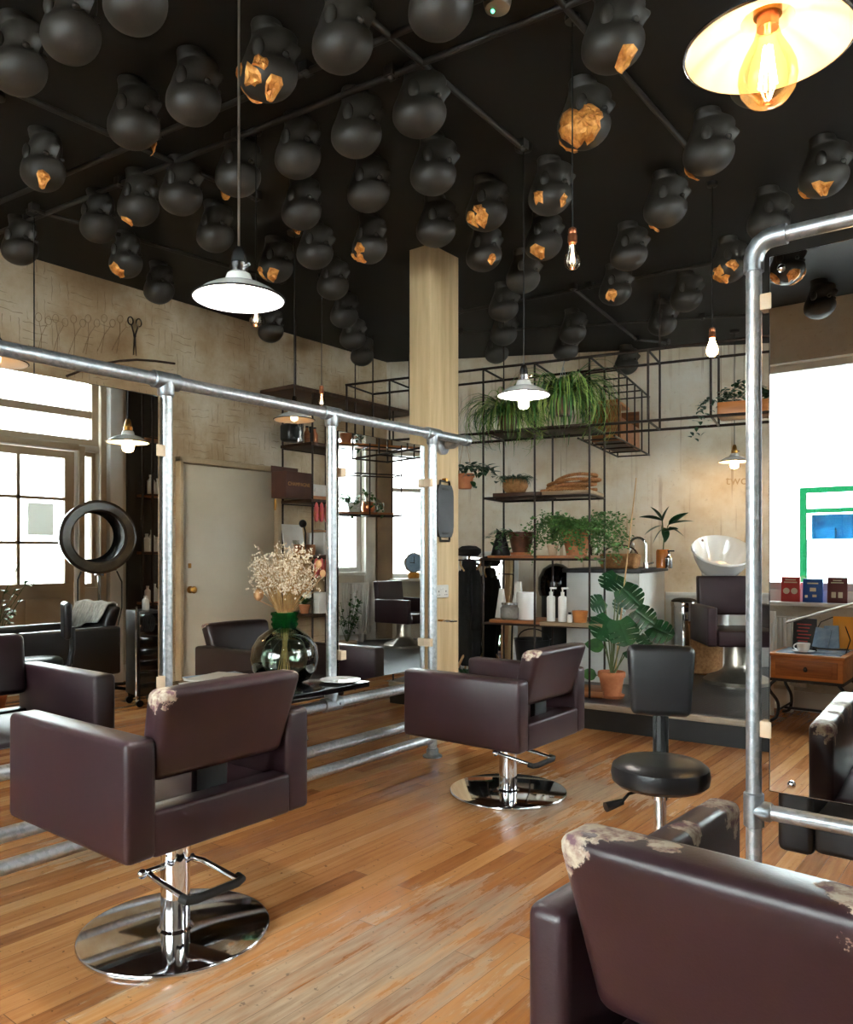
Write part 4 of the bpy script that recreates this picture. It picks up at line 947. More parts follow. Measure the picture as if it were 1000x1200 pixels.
# drawn and real scissors on the wall, bent rod
def scissor_paths(op,L=.21):
    out=[]
    for s_ in (-1,1):
        ring=[(s_*.035+.022*math.cos(a),.15+.030*math.sin(a)) for a in [2*PI*i/14 for i in range(15)]]
        out.append(ring); out.append([(s_*.028,.122),(s_*.008,.06),(0,.03),(-s_*op,-.11)])
    return out
dr=MB()
for k,(px,py) in enumerate(((48,398),(67,399),(87,399),(103,398),(121,397),(139,397))):
    c=onX(px,py,-5.4975); 
    for pts in scissor_paths(.012+.004*(k%3)):
        a=-.12-.04*k; dr.tube([(0,c.y+x*math.cos(a)-z*math.sin(a),c.z+x*math.sin(a)+z*math.cos(a)-.0) for x,z in pts],.0017,5)
tag(obj('scissors_drawing',dr,mat('scratched_line',(136,108,78),None,.9),loc=(-5.4975,0,0)),'row of scissors outlines scratched in the left wall plaster','wall drawing')
c=onX(158,400,-5.485); t=thing('scissors','real steel scissors hung open on the left wall, right of the drawn row','scissors',(-5.485,c.y,c.z))
for k in (0,1):
    P=scissor_paths(.014); obj('blade',MB().tube([(0,x,z) for x,z in P[2*k]],.005,6).tube([(0,x,z) for x,z in P[2*k+1]],[.005,.006,.008,.002],6),M['steel'] if k else M['iron'],t)
obj('pivot',MB().cyl((-.008,0,.035),(.01,0,.035),.006,10),M['steel'],t)
pts=[onX(px,py,-5.485) for px,py in ((78,441),(95,434),(118,427),(140,423),(160,421.5),(182,423),(205,426))]
mid=pts[3]; tag(obj('bent_rod',MB().tube([q-mid for q in pts],.009,8),M['board_dark'],loc=mid),'dark bent rod fixed to the left wall beneath the hung scissors','rod')
# lettering painted on the back wall
bw=Vector((-.896,-.4446,0)); 
c=at(868,563,7.68); tx=text('wall_lettering','twou',.13,mat('faint_paint',(184,154,116),None,.9),None,(c.x,c.y,c.z),(PI/2,0,math.radians(26.4)),.002)
cw=tx; tag(tx,'faint brown lettering on the back wall by the small pendant','lettering')
# ================================================================== ON THE DRESSING SHELF
Z6=.601
def shl(px,py): return ground(px,py,Z6)
vx,vy=-3.13,2.80
vs=thing('demijohn_vase','round green glass demijohn vase on the black dressing shelf','vase',(vx,vy,Z6))
obj('body',MB().lathe([(.001,.004),(.09,.0),(.135,.02),(.168,.07),(.178,.13),(.168,.19),(.135,.24),(.09,.272),(.062,.288)],48,caps=False),M['vase_glass'],vs)
obj('neck',MB().lathe([(.062,.288),(.064,.296),(.070,.30),(.070,.310),(.064,.313),(.064,.322),(.071,.325),(.071,.336),(.064,.339),(.066,.350),(.072,.354),(.072,.366),(.060,.368),(.056,.362),(.056,.29)],40,caps=False),M['vase_neck'],vs)
bq=thing('dried_bouquet','spray of dried cream gypsophila in the green demijohn','flowers',(vx,vy,Z6+.02))
st=MB(); bl=MB(); rg=random.Random(21)
for i in range(120):
    a=rg.uniform(0,2*PI); q=math.sqrt(rg.uniform(0,1)); r0=.03*q; spread=.30*q; h=rg.uniform(.54,.73)-.08*q
    a0=a+rg.uniform(-.5,.5)+PI; b=Vector((math.cos(a0)*.05*rg.random(),math.sin(a0)*.05*rg.random(),.01)); n=Vector((math.cos(a)*.035*q,math.sin(a)*.035*q,.335)); e=Vector((math.cos(a)*spread*.62,math.sin(a)*spread*.62,h))
    m_=n.lerp(e,.5)+Vector((0,0,.02)); st.tube(([b] if i%6==0 else [])+[n,m_,e],[.0022,.0016,.0013,.0009][(0 if i%6==0 else 1):],4)
    for k in range(9):
        f=rg.uniform(.45,1); s0=m_.lerp(e,(f-.4)/.6); d=Vector((rg.gauss(0,1),rg.gauss(0,1),rg.uniform(-.2,1.2))).normalized()*rg.uniform(.02,.065); s1=s0+d; st.tube([s0,s1],.0006,3,caps=False)
        for w in range(2):
            c=s1+Vector((rg.gauss(0,.007),rg.gauss(0,.007),rg.gauss(0,.007))); rr=rg.uniform(.0042,.0072)
            bl.add([c+Vector(v)*rr for v in ((1,0,0),(-1,0,0),(0,1,0),(0,-1,0),(0,0,1),(0,0,-1))],[(0,2,4),(2,1,4),(1,3,4),(3,0,4),(2,0,5),(1,2,5),(3,1,5),(0,3,5)])
obj('stems',st,M['straw'],bq); bo=obj('blossom',bl,M['dry'],bq); bo['kind']='stuff'
sd=MB(); 
for (x,y,z,r) in ((-.10,-.09,.44,.030),(.15,.1,.60,.02),(.13,.15,.55,.018)): sd.sph((x,y,z),(r*.9,r*.9,r*1.1),12,8); sd.tube([(x*.2,y*.2,.36),(x,y,z-r)],.0016,4)
obj('seed_pod',sd,mat('peach_pod',(222,178,128),(204,150,100),.6,scale=20),bq)
p=shl(243,795)
for k,(dx,dy,rz,w) in enumerate(((0,0,.1,.30),(.02,-.03,.5,.29),(-.03,.04,-.2,.30),(0.02,.0,.25,.28))):
    t=thing('magazine','%s magazine of the loose pile on the black dressing shelf'%('bottom','second','third','topmost')[k],'magazine',(-3.40+dx,2.56+dy,Z6+.0015+k*.0085),rz,'magazines on the dressing shelf')
    obj('pages',MB().box(-.10,.10,-w/2,w/2,0,.0075,.001),M['paper'],t); obj('cover',MB().box(-.103,.103,-w/2-.003,w/2+.003,.0077,.0085),M['paper'] if k!=2 else M['pale_blue'],t)
t=thing('folded_paper','folded dark leaflet lying on the magazine pile','leaflet',(-3.25,2.50,Z6+.0355),.4); obj('sheet',MB().box(-.05,.05,-.09,.09,0,.004).box(-.05,.05,-.09,.09,.0045,.009,M=Matrix.Rotation(-.12,4,'Y')),mat('leaflet',(90,74,70),(150,140,130),.5,scale=20),t)
t=tag(obj('dish',MB().lathe([(.001,0),(.07,0),(.105,.012),(.107,.016),(.07,.006),(.001,.005)],32),M['ceramic'],loc=(-2.90,2.98,Z6)),'white round dish on the end of the black dressing shelf','dish')
# ================================================================== ON THE TIMBER POST
PXF=-3.175
g=onX(521,599,PXF+.012); t=thing('paddle_board','black rectangular board with a handle slot hung on the timber post','board',(PXF+.012,g.y,g.z))
b=MB(); a=[(-.065,-.175),(.065,-.175),(.085,-.14),(.09,-.10),(.09,.10),(.085,.14),(.065,.175),(-.065,.175),(-.085,.14),(-.09,.10),(-.09,-.10),(-.085,-.14)]
b.prism(a,-.010,.012,M=Matrix(((0,0,1,0),(1,0,0,0),(0,1,0,0),(0,0,0,1))))
obj('panel',b,mat('slate_black',(30,32,36),(40,42,46),.5,scale=10),t)
for s_ in (-1,1): obj('handle',MB().tube([(.004,-.055,s_*.165),(.004,-.05,s_*.20),(.004,.05,s_*.20),(.004,.055,s_*.165)],.008,8).box(.0122,.0135,-.04,.04,s_*.148-.008,s_*.148+.008,.002),M['black'] if s_<0 else M['black'],t)
obj('hook',MB().cyl((-.013,0,.21),(.02,0,.21),.012,12),M['brass'],t,label='brass hook')
g=onX(517,693,PXF); t=thing('power_socket','white double power socket on the timber post','socket',(PXF,g.y,g.z)); obj('plate',MB().box(0,.012,-.073,.073,-.043,.043,.006,2),M['white'],t)
for s_ in (-1,1): obj('switch',MB().box(.012,.016,s_*.012-.007,s_*.012+.007,.008,.024,.001),M['white'],t); obj('pin_holes',MB().box(.0118,.0128,s_*.04-.004,s_*.04+.004,-.005,.005).box(.0118,.0128,s_*.04-.013,s_*.04-.006,-.025,-.02).box(.0118,.0128,s_*.04+.006,s_*.04+.013,-.025,-.02),M['black'],t)
g=onX(514,727,PXF); t=thing('wire_loop','steel wire dryer loop screwed to the timber post','hook',(PXF,g.y,g.z)); obj('stem',MB().cyl((0,0,0),(.05,0,0),.007,8),M['brass'],t); obj('loop',MB().tube([(.05+.045-.045*math.cos(a),.05*math.sin(a),.0) for a in [2*PI*i/20 for i in range(20)]],.004,6,True),M['chrome'],t)
# ================================================================== PENDANT LAMPS AND BULBS
def pendant(label,px,py,d,dia,bulb,shade_label=None,cordm='black',pos=None):
    p=pos if pos is not None else at(px,py,d); R_=dia/2; k=dia/.26
    t=thing('pendant_lamp',label,'lamp',(p.x,p.y,p.z),0,'enamel pendant lamps')
    obj('cord',MB().cyl((0,0,.10*k),(0,0,CEIL-p.z+.004),.0035,6),M[cordm] if cordm!='grey' else M['alu'],t)
    obj('ceiling_rose',MB().lathe([(.045,CEIL-p.z+.002),(.043,CEIL-p.z-.02),(.012,CEIL-p.z-.03)],18),M['black'],t)
    obj('socket',MB().lathe([(.008,.150),(.014,.145),(.02,.125),(.022,.105),(.027,.10),(.027,.075),(.022,.07),(.022,.05)],18,M=Matrix.Scale(k,4)).cyl((.02*k,0,.09*k),(.045*k,0,.09*k),.005*k,8),M['brass'] if bulb in ('amber','warm') else M['steel'],t)
    pr=[(.021,.075),(.034,.07),(.04,.052),(.042,.046),(.075,.036),(.105,.02),(.125,.003),(.13,0)]
    inner=[(r*.985,z-.003) for r,z in reversed(pr)]
    s=obj('shade',MB().lathe([(r*k,z*k) for r,z in pr+inner],48),M['enamel'],t)
    obj('rim',MB().tube([(R_*math.cos(a),R_*math.sin(a),0) for a in [2*PI*i/48 for i in range(48)]],.0028*k,6,True),M['black'] if bulb!='amber' else M['steel'],s,label='dark rim of the shade')
    if bulb=='amber':
        obj('bulb',MB().lathe([(.014,.045),(.017,.03),(.022,.012),(.036,-.014),(.044,-.034),(.046,-.052),(.042,-.072),(.031,-.088),(.015,-.096),(.001,-.098)],32,M=Matrix.Scale(k,4)),M['amber_glass'],t,label='large amber glass bulb')
        f=MB()
        for i in range(6):
            a=2*PI*i/6; f.cyl((.006*k*math.cos(a),.006*k*math.sin(a),.0),(.014*k*math.cos(a),.014*k*math.sin(a),-.065*k),.0014*k,6)
        obj('filament',f,M['filament'],t); obj('bulb_cap',MB().cyl((0,0,.03*k),(0,0,.06*k),.017*k,16),M['copper'],t)
    elif bulb=='white': obj('bulb',MB().lathe([(.012,.04),(.019,.02),(.026,-.01),(.026,-.055),(.018,-.066),(.001,-.07)],24,M=Matrix.Scale(k,4)),M['lamp_white'],t,label='lit white bulb')
    elif bulb=='flat': obj('bulb',MB().lathe([(.012,.05),(.03,.035),(.035,.022),(.03,.008),(.001,.004)],24,M=Matrix.Scale(k,4)),M['lamp_flat'],t,label='lit white bulb')
    elif bulb=='dim': obj('bulb',MB().lathe([(.012,.05),(.018,.04),(.024,.02),(.022,0),(.001,-.012)],24,M=Matrix.Scale(k,4)),M['lamp_dim'],t,label='dimly glowing bulb')
    elif bulb=='warm': obj('bulb',MB().lathe([(.012,.04),(.018,.02),(.034,-.01),(.038,-.03),(.030,-.055),(.001,-.066)],24,M=Matrix.Scale(k,4)),M['lamp_warm'],t,label='lit warm bulb')
    return t
pendant('white enamel pendant lit from inside, hanging in front of the left wall',280,350,2.28,.26,'flat',cordm='grey')
pendant('white enamel pendant with a brilliant white bulb, right of the timber post',614,463,3.95,.26,'white')
pendant('large white pendant with an amber filament bulb, nearest the viewer',900,55,1.30,.262,'amber')
pendant('small enamel pendant behind the top rail of the long mirror frame, near the wall shelving',345,492,5.0,.26,'dim')
pendant('small warm pendant by the back wall, half hidden by the right frame post',861,541,7.2,.27,'warm')
pendant('pendant shade at the very left, just under the long top rail',-6,424,3.5,.27,'dim')
p=at(40,490,4.7); pendant('enamel pendant hidden behind the left mirror, its cord against the left wall',40,500,4.7,.26,'warm')
g=at(146,519,6.0); g=mirL(g); pendant('warm pendant seen in the left mirror beside the dark shelves',0,0,0,.31,'warm',pos=g)
def bare(label,px,py,d,lit):
    p=at(px,py,d); t=thing('bare_bulb',label,'bulb',(p.x,p.y,p.z),0,'bare hanging bulbs')
    obj('cord',MB().cyl((0,0,.09),(0,0,CEIL-p.z+.004),.0032,6),M['black'],t); obj('ceiling_rose',MB().lathe([(.03,CEIL-p.z+.002),(.028,CEIL-p.z-.02),(.01,CEIL-p.z-.025)],16),M['black'],t)
    obj('socket',MB().lathe([(.008,.095),(.015,.09),(.017,.075),(.015,.07),(.018,.065),(.018,.04),(.014,.035)],16),M['copper'],t)
    pr=[(.013,.04),(.015,.02),(.026,-.01),(.031,-.03),(.028,-.05),(.016,-.062),(.001,-.065)]
    obj('bulb',MB().lathe(pr,24),M['lamp_warm'] if lit else M['bulb_glass'],t)
    if not lit:
        f=MB()
        for i in range(4):
            a=2*PI*i/4; f.cyl((.004*math.cos(a),.004*math.sin(a),.0),(.009*math.cos(a),.009*math.sin(a),-.04),.0012,6)
        f.cyl((0,0,.03),(0,0,0),.004,8); obj('filament',f,M['filament_dim'],t)
bare('clear bare bulb on a long cord in mid room',671,296,3.0,False)
bare('glowing bare bulb near the right frame post',835,404,4.34,True)
bare('small clear bare bulb above the left wall shelving',377,467,5.77,False)
bare('small clear bare bulb just behind the lit white pendant at left',300,367,3.8,False)
# ================================================================== CEILING CONDUITS
ZC=CEIL-.035
def conduit(label,a,b,r=.0135,z=ZC,join=()):
    p=atz(a[0],a[1],z); q=atz(b[0],b[1],z); t=thing('ceiling_pipe',label,'pipe',(p.x,p.y,z),0,'black conduit pipes on the ceiling'); d=q-p
    obj('pipe',MB().cyl((0,0,0),d,r,10),M['pipeblack'],t); n=max(1,int(d.length/.9))
    for i in range(n+1):
        c=d*(i/n); obj('saddle',MB().box(c.x-.025,c.x+.025,c.y-.025,c.y+.025,-.01,.036,.004).sph(c,r*1.5,10,6),M['pipeblack'],t)
M['pipeblack']=mat('pipe_black',(40,37,33),(34,31,28),.5,scale=5)
conduit('black ceiling pipe running inwards to end near the white pendant cord',(400,-6),(612,173))
conduit('long black ceiling pipe crossing the room from the left edge to the top',(-60,296),(700,-8))
conduit('second black ceiling pipe crossing at the upper left, nearest the viewer',(-60,262),(600,-18))
conduit('black ceiling pipe running inwards at the upper right to a head with gold beneath',(640,-18),(826,196))
conduit('black ceiling pipe at far left running inwards under the front heads',(-30,88),(300,232))
conduit('black ceiling pipe running inwards over the left wall',(40,246),(330,330))
conduit('far black ceiling pipe parallel to the back wall, nearer of the two',(538,366),(880,300))
conduit('far black ceiling pipe parallel to the back wall, closest to it',(540,390),(980,363))
conduit('short black ceiling pipe ending above the wire cage',(672,338),(746,398))
conduit('short black ceiling pipe end turning right above the wire cage',(746,398),(782,402))
g=atz(583,3,CEIL-.02); t=thing('smoke_detector','small round smoke detector with a green light on the ceiling at the top','detector',(g.x,g.y,CEIL-.055)); obj('body',MB().lathe([(.02,0),(.045,.012),(.052,.035),(.052,.056)],24),M['alu'],t); obj('led',MB().sph((-.01,-.015,.0),.007,8,6),M['led'],t)
# ================================================================== PLASTER HEADS HANGING FROM THE CEILING
HS=1.0
RINGS=[(-.152,.064,.050,-.074),(-.145,.064,.050,-.074),(-.125,.060,.052,-.070),(-.112,.060,.078,-.072),(-.104,.054,.100,-.073),(-.092,.059,.108,-.075),(-.074,.067,.108,-.080),(-.058,.071,.106,-.086),(-.042,.074,.103,-.093),(-.022,.074,.094,-.099),(-.004,.079,.088,-.108),(.012,.084,.094,-.114),(.022,.090,.106,-.118),(.045,.094,.108,-.120),(.07,.092,.103,-.117),(.095,.082,.088,-.104),(.115,.066,.067,-.084),(.129,.045,.043,-.056),(.138,.022,.02,-.028)]
def head_pt(z,a):
    """surface point at height z and angle a (0 = face)"""
    for i in range(len(RINGS)-1):
        if RINGS[i][0]<=z<=RINGS[i+1][0]:
            f=(z-RINGS[i][0])/(RINGS[i+1][0]-RINGS[i][0]); w,yf,yb=[RINGS[i][k]+(RINGS[i+1][k]-RINGS[i][k])*f for k in (1,2,3)]; break
    else: w,yf,yb=RINGS[-1][1:]
    c=(yf+yb)/2; h=(yf-yb)/2
    return Vector((w*math.sin(a),c+h*math.cos(a),z))
def build_head():
    n=40; rings=[]
    for (z,w,yf,yb) in RINGS:
        ring=[]
        for j in range(n):
            a=2*PI*j/n; p=head_pt(z,a) if True else 0; an=a if a<=PI else a-2*PI
            if abs(an)<.35 and -.048<z<.012: p.y+=.040*max(0,1-abs(an)/.26)*(1 if z<-.015 else .75 if z<-.0 else .45)      # nose
            if .14<abs(an)<.62 and -.012<z<.012: p.y-=.016                                                             # eye sockets
            if abs(an)<.3 and -.078<z<-.062: p.y+=.008                                                                  # lips
            if abs(an)<.3 and -.060<z<-.050: p.y-=.003
            if z+.28*p.y>.034 and z>-.03: p.x*=1.035; p.y=p.y*1.035                                         # close cap line over brow and nape
            ring.append(p)
        rings.append(ring)
    m=MB().loft(rings)
    for s_ in (-1,1): m.sph((s_*.080,-.012,-.016),(.016,.026,.040),12,8); m.sph((s_*.04,.083,.0),(.016,.014,.011),10,8)
    # upside down: crown at -z, neck to the ceiling
    m.v=[(x*HS,-y*HS,-z*HS) for x,y,z in m.v]
    return m.mesh('head')
HEAD=build_head(); HEAD.materials.append(M['head'])
md_=None
def gold_patch(zc,ac,size,seed,flap=0):
    """jagged gilded break on the skull; flap tips its lower edge away like broken shell"""
    rg=random.Random(seed); n=11; m=MB(); ring=[]
    rr=[size*rg.uniform(.55,1.25) for _ in range(n)]
    vs=[];k=4
    for q in range(k):
        f=q/(k-1)
        for j in range(n):
            w=2*PI*j/n; z=max(-.1,min(.136,zc+math.sin(w)*rr[j]*f)); rad=max(.03,head_pt(zc,ac).xy.length); a=ac+math.cos(w)*rr[j]*f/rad
            p=head_pt(z,a); nrm=Vector((p.x,p.y,(p.z-.02)*.9)).normalized()
            off=.004+rg.uniform(0,.010)*(f<1)+(flap*max(0,math.sin(w))*f)
            vs.append(p+nrm*off)
    fs=[tuple(range(n))]
    for q in range(k-1):
        for j in range(n): fs.append((q*n+j,(q+1)*n+j,(q+1)*n+(j+1)%n,q*n+(j+1)%n))
    m.add(vs,fs); b=len(vs)
    m.v=[(x*HS,-y*HS,-z*HS) for x,y,z in m.v]
    me=m.mesh('gold_break')
    for p in me.polygons: p.use_smooth=False
    return me
HZ=CEIL-.148*HS
# (px, py, label, gold patches [(height on skull, angle from face, size, flap)])   face looks towards +X+Y
B=PI
HEADS=[
(22,80,'plain black head at far left in the front row',()),
(84,40,'plain black head in the front row, right of the leftmost one',()),
(160,3,'plain black head cut by the top edge, third in the front row',()),
(228,118,'plain black head just left of the long grey lamp cord',()),
(316,88,'black head broken open in four gilded pieces, right of the long grey cord',((.09,-1.9,.036,0),(.05,-2.6,.028,0),(.10,2.7,.036,0),(.125,-1,.024,.03),(.05,-1.5,.022,0))),
(403,52,'large plain black head near the top, on the inward ceiling pipe',()),
(518,10,'large plain black head cut by the top edge at centre',()),
(158,148,'plain black head with a gilded flake far behind it, left of centre row two',((.10,.9,.016,.03),)),
(51,200,'black head at left with a small gilded flake at its lower right',((.105,-.6,.020,.03),)),
(213,230,'plain black head in the third row, under the crossing pipe',()),
(163,243,'black head with a gilded flake under its crown, third row left',((.128,-2.2,.020,.015),)),
(116,264,'plain black head in the third row, left of the one with a flake',()),
(24,292,'plain black head against the top of the left wall, at the left edge',()),
(148,308,'small black head with a gilded crack, hanging at the top of the left wall',((.105,-1.7,.028,0),(.13,-1.4,.02,.01))),
(187,340,'small plain black head against the left wall, above the etched scissors',()),
(280,207,'black head behind the long grey cord with a gilded flake at left',((.085,2.6,.024,.03),)),
(253,276,'plain black head left of the long grey cord, fourth row',()),
(350,184,'plain black head right of the grey cord, second row',()),
(419,158,'plain black head in the second row, left of the largest middle one',()),
(493,133,'large plain black head right in the middle, above the timber post',()),
(509,205,'plain black head above the timber post, second nearest it',()),
(433,226,'plain black head left of the timber post, third row',()),
(354,248,'black head with a gilded edge at its lower left, third row',((.105,2.4,.030,.012),)),
(324,314,'black head with two gilded pieces, behind the lit white pendant',((.085,-2.4,.026,0),(.11,-1.5,.026,.01))),
(370,297,'plain black head right of the pendant, fourth row',()),
(434,290,'black head with three gilded pieces, left of the top of the post',((.10,-2.5,.024,0),(.08,-1.6,.026,0),(.125,-1.9,.022,0))),
(512,270,'plain black head directly in front of the top of the timber post',()),
(391,335,'plain black head in the fifth row, above the left wall corner',()),
(404,370,'small plain black head, second from last towards the left corner',()),
(318,388,'small plain black head low on the left wall beside the pendant',()),
(414,397,'small plain black head, last but one towards the left corner',()),
(425,417,'smallest plain black head in the left far corner',()),
(571,250,'black head with gilded pieces right of the top of the timber post',((.06,-1.7,.024,0),(.09,-2.3,.026,0),(.105,-1.6,.026,0))),
(568,300,'black head with a thin gilded edge at right, beside the timber post',((.09,-.7,.018,.02),)),
(646,230,'black head with one square gilded piece, left of the clear bare bulb cord',((.07,-1.9,.030,0),(.09,-.6,.016,.02))),
(638,286,'black head with a gilded crown piece, left of the clear bare bulb',((.115,-1.6,.030,0),)),
(614,327,'plain black head along the white pendant cord, upper',()),
(591,362,'plain black head right of the post in the far column, top of three',()),
(591,392,'plain black head right of the post in the far column, middle of three',()),
(583,414,'plain black head right of the post in the far column, lowest of three',()),
(720,52,'large black head at upper right with a gilded flake at its crown',((.125,-.5,.026,.03),)),
(686,148,'black head almost wholly covered in crumpled gold',((.06,-2.0,.05,0),(.09,-1.4,.05,0),(.11,-2.3,.045,0),(.05,-1.2,.035,0),(.115,2.6,.03,0),(.02,-1.3,.03,0))),
(832,180,'black head under the upper right pipe with a gilded flake at left',((.095,2.7,.028,.02),)),
(781,245,'plain looking black head with a small gilded tip, right of the clear bulb cord',((.125,2.8,.018,.02),)),
(738,299,'plain black head right of the clear bare bulb',()),
(722,342,'black head with a gilded patch, below and right of the clear bulb',((.09,-1.7,.030,0),)),
(805,350,'plain black head left of the glowing bulb cord',()),
(777,380,'plain black head above the wire cage, left of the glowing bulb',()),
(672,390,'plain black head over the hanging spider plant, nearer of the two',()),
(664,411,'plain black head over the hanging spider plant, farther of the two',()),
(967,208,'black head at the right edge with two gilded pieces',((.09,2.9,.034,0),(.12,-1.6,.028,0),(.05,2.5,.024,0))),
(902,262,'plain black head behind the top elbow of the right frame',()),
(855,314,'black head with ragged gilded pieces beside the right frame post',((.08,-2.2,.030,0),(.11,-2.6,.026,0),(.06,-1.4,.024,0),(.13,-2.0,.02,.01))),
(735,428,'black head hanging over the back wall behind the wire cage',()),
(893,95,'black head hidden behind the nearest pendant, gilded tip showing',((.125,-1.7,.026,.02),)),
]
HV=CEIL-.02-(.02)  # unused height guard
def place_head(p,label,gold,rot,first=[]):
    o=bpy.data.objects.new('mannequin_head',HEAD); C.objects.link(o); o.location=p; o.rotation_euler=(0,0,rot)
    tag(o,label,'head','black mannequin heads on the ceiling')
    sd=o.modifiers.new('smooth','SUBSURF'); sd.levels=1; sd.render_levels=1
    for i,g in enumerate(gold): obj('gold_break',gold_patch(g[0],g[1],g[2]*1.3,int(p.x*100)+i*7,g[3]),M['gold'],o,label='gilded break in the black skull')
    return o
FACE=math.radians(14)+PI/2          # local -Y (face) turned to the picture's right
for i,(px,py,lab,gold) in enumerate(HEADS):
    p=atz(px,py,HZ-.045*HS); p.z=HZ
    place_head(p,lab,gold,FACE+R.uniform(-.25,.25))
for (px,py,lab,gold) in ((925,318,'black head with gilded pieces hanging near the shop window, seen in the right mirror',((.09,-.6,.03,0),(.11,-1.2,.03,0),(.1,.6,.03,0),(.1,2.2,.03,0))),(963,360,'plain black head hanging near the shop window, seen in the right mirror',())):
    p=mirR(atz(px,py,HZ-.045*HS)); p.z=HZ; place_head(p,lab,gold,FACE)
# ================================================================== THE RIGHT SIDE OF THE ROOM (seen in the left mirrors)
# dark shelves on the right wall
ds=thing('wall_shelves','tall dark shelves with pale bottles on the right wall, seen in the left mirror','shelving',(1.28,4.40,0))
obj('back_panel',MB().box(-.02,.015,0,1.0,0,3.1,.004),mat('dark_panel',(40,33,28),(52,43,36),.35,scale=4),ds)
for y in (.01,.12,.99): obj('upright',MB().box(-.28,-.262,y-.009,y+.009,0,3.0),M['iron'],ds)
for z in (.32,.79,1.30,1.88,2.45): obj('shelf_board',MB().box(-.27,-.02,.10,1.0,z-.025,z,.003),M['board'],ds); obj('shelf_rail',MB().cyl((-.27,.01,z-.012),(-.27,.99,z-.012),.008,8),M['iron'],ds)
for k,(y,z,h,w) in enumerate(((4.60,1.882,.20,.04),(4.68,1.882,.17,.035),(4.55,1.302,.18,.035),(4.61,1.302,.22,.03),(4.67,1.302,.15,.05),(4.76,1.302,.15,.05),(4.56,.792,.16,.03),(4.64,.792,.18,.03),(4.75,.792,.14,.045))):
    t=thing('bottle',['white bottle','white jar'][k%2]+' on the dark right wall shelves, %s board, %s'%(('upper','upper','middle','middle','middle','middle','lower','lower','lower')[k],('left','right','leftmost','second','third','rightmost','left','centre','right')[k]),'bottle',(1.16,y,z),0,'white bottles on the dark wall shelves')
    obj('body',MB().lathe([(w*.95,0),(w,.005),(w,h*.7),(w*.45,h*.82),(w*.4,h*.9)],14),M['white'],t); obj('cap',MB().cyl((0,0,h*.9),(0,0,h),w*.5,12),M['white'],t)
# hood dryer on a wheeled stand
g=mirL(ground(113,815)); g.z=0
hd=thing('hood_dryer','black hood hair dryer on a wheeled stand, seen in the left mirror','hair dryer',g,0)
for k in range(5):
    a=2*PI*k/5+.2; lg=obj('leg',MB().tube([(0,0,.10),(.12*math.cos(a),.12*math.sin(a),.085),(.34*math.cos(a),.34*math.sin(a),.07)],[.022,.018,.014],8),M['black_gloss'],hd); obj('castor',MB().cyl((.34*math.cos(a)-.012,.34*math.sin(a),.028),(.34*math.cos(a)+.012,.34*math.sin(a),.028),.028,12),M['plastic'],lg)
obj('pole',MB().cyl((0,0,.08),(0,0,.75),.022,14).cyl((0,0,.7),(0,0,1.16),.015,14),M['chrome'],hd)
obj('height_knob',MB().cyl((0,0,.70),(0,0,.76),.03,14).cyl((0,0,.73),(.0,.09,.73),.02,10),M['plastic'],hd)
# hood axis points to the mirror and a little along it
ax=Vector((-.90,-.22,-.04)).normalized(); HM=Matrix.Translation((-.02,-.06,1.43))@frame_to(ax)@Matrix.Rotation(-PI/2,4,'X')@Matrix.Scale(1.15,4)
obj('hood',MB().lathe([(.262,.13),(.275,.11),(.272,.04),(.25,-.05),(.215,-.12),(.19,-.135),(.182,-.125),(.20,-.11),(.236,-.045),(.25,.03),(.25,.11),(.262,.13)],44,M=HM,caps=False),M['black_gloss'],hd)
obj('hood_ring',MB().lathe([(.195,.115),(.21,.145),(.262,.145),(.282,.125),(.262,.11),(.21,.105),(.195,.115)],44,M=HM,caps=False),mat('smoky_ring',(60,54,48),(86,78,70),.15,scale=8),hd,label='smoky ring at the mouth of the hood')
obj('bracket',MB().box(-.02,.02,-.16,.16,1.125,1.145,.004).box(-.03,.03,-.03,.03,1.08,1.14,.004),M['chrome'],hd)
obj('cable',MB().tube([(0,-.17,1.12),(0,-.20,1.05),(0,-.20,.8),(.0,-.16,.6),(0,-.05,.5)],.007,8).tube([(0,.17,1.12),(0,.22,1.02),(0,.22,.78),(0,.18,.62)],.007,8),M['rubber'],hd)
g2=g+Vector((.1,.22,.9)); 
# wheeled black trolley with tongs and cables
g=mirL(ground(166,824)); tr=thing('trolley','narrow black drawer trolley with hanging cables, seen in the left mirror','trolley',(g.x,g.y,0),.2)
obj('body',MB().box(-.15,.15,-.11,.11,.09,.80,.01),M['plastic'],tr)
for k in range(7): obj('drawer',MB().box(-.156,-.15,-.10,.10,.11+k*.097,.195+k*.097,.004),M['black_gloss'],tr)
for x in (-.12,.12):
    for y in (-.09,.09): obj('castor',MB().cyl((x-.012,y,.03),(x+.012,y,.03),.03,12).cyl((x,y,.03),(x,y,.09),.008),M['plastic'],tr)
obj('side_post',MB().cyl((-.13,-.12,.05),(-.13,-.12,.84),.009).cyl((-.13,.12,.05),(-.13,.12,.84),.009),M['chrome'],tr)
cb=MB()
for k in range(4): cb.tube([(-.165-.004*k,-.05+.03*math.cos(a)+.012*k,.70+.07*math.sin(a)) for a in [2*PI*i/18 for i in range(18)]],.006,6,True)
obj('cable',cb,M['rubber'],tr); t=thing('bottle','pair of small white bottles on top of the black trolley','bottle',(g.x-.03,g.y,.80)); obj('body',MB().lathe([(.022,0),(.022,.08),(.01,.10)],14).lathe([(.022,0),(.022,.08),(.01,.10)],14,(.06,.02,0)),M['white'],t); obj('cap',MB().cyl((0,0,.10),(0,0,.12),.01).cyl((.06,.02,.10),(.06,.02,.12),.01),M['white'],t)
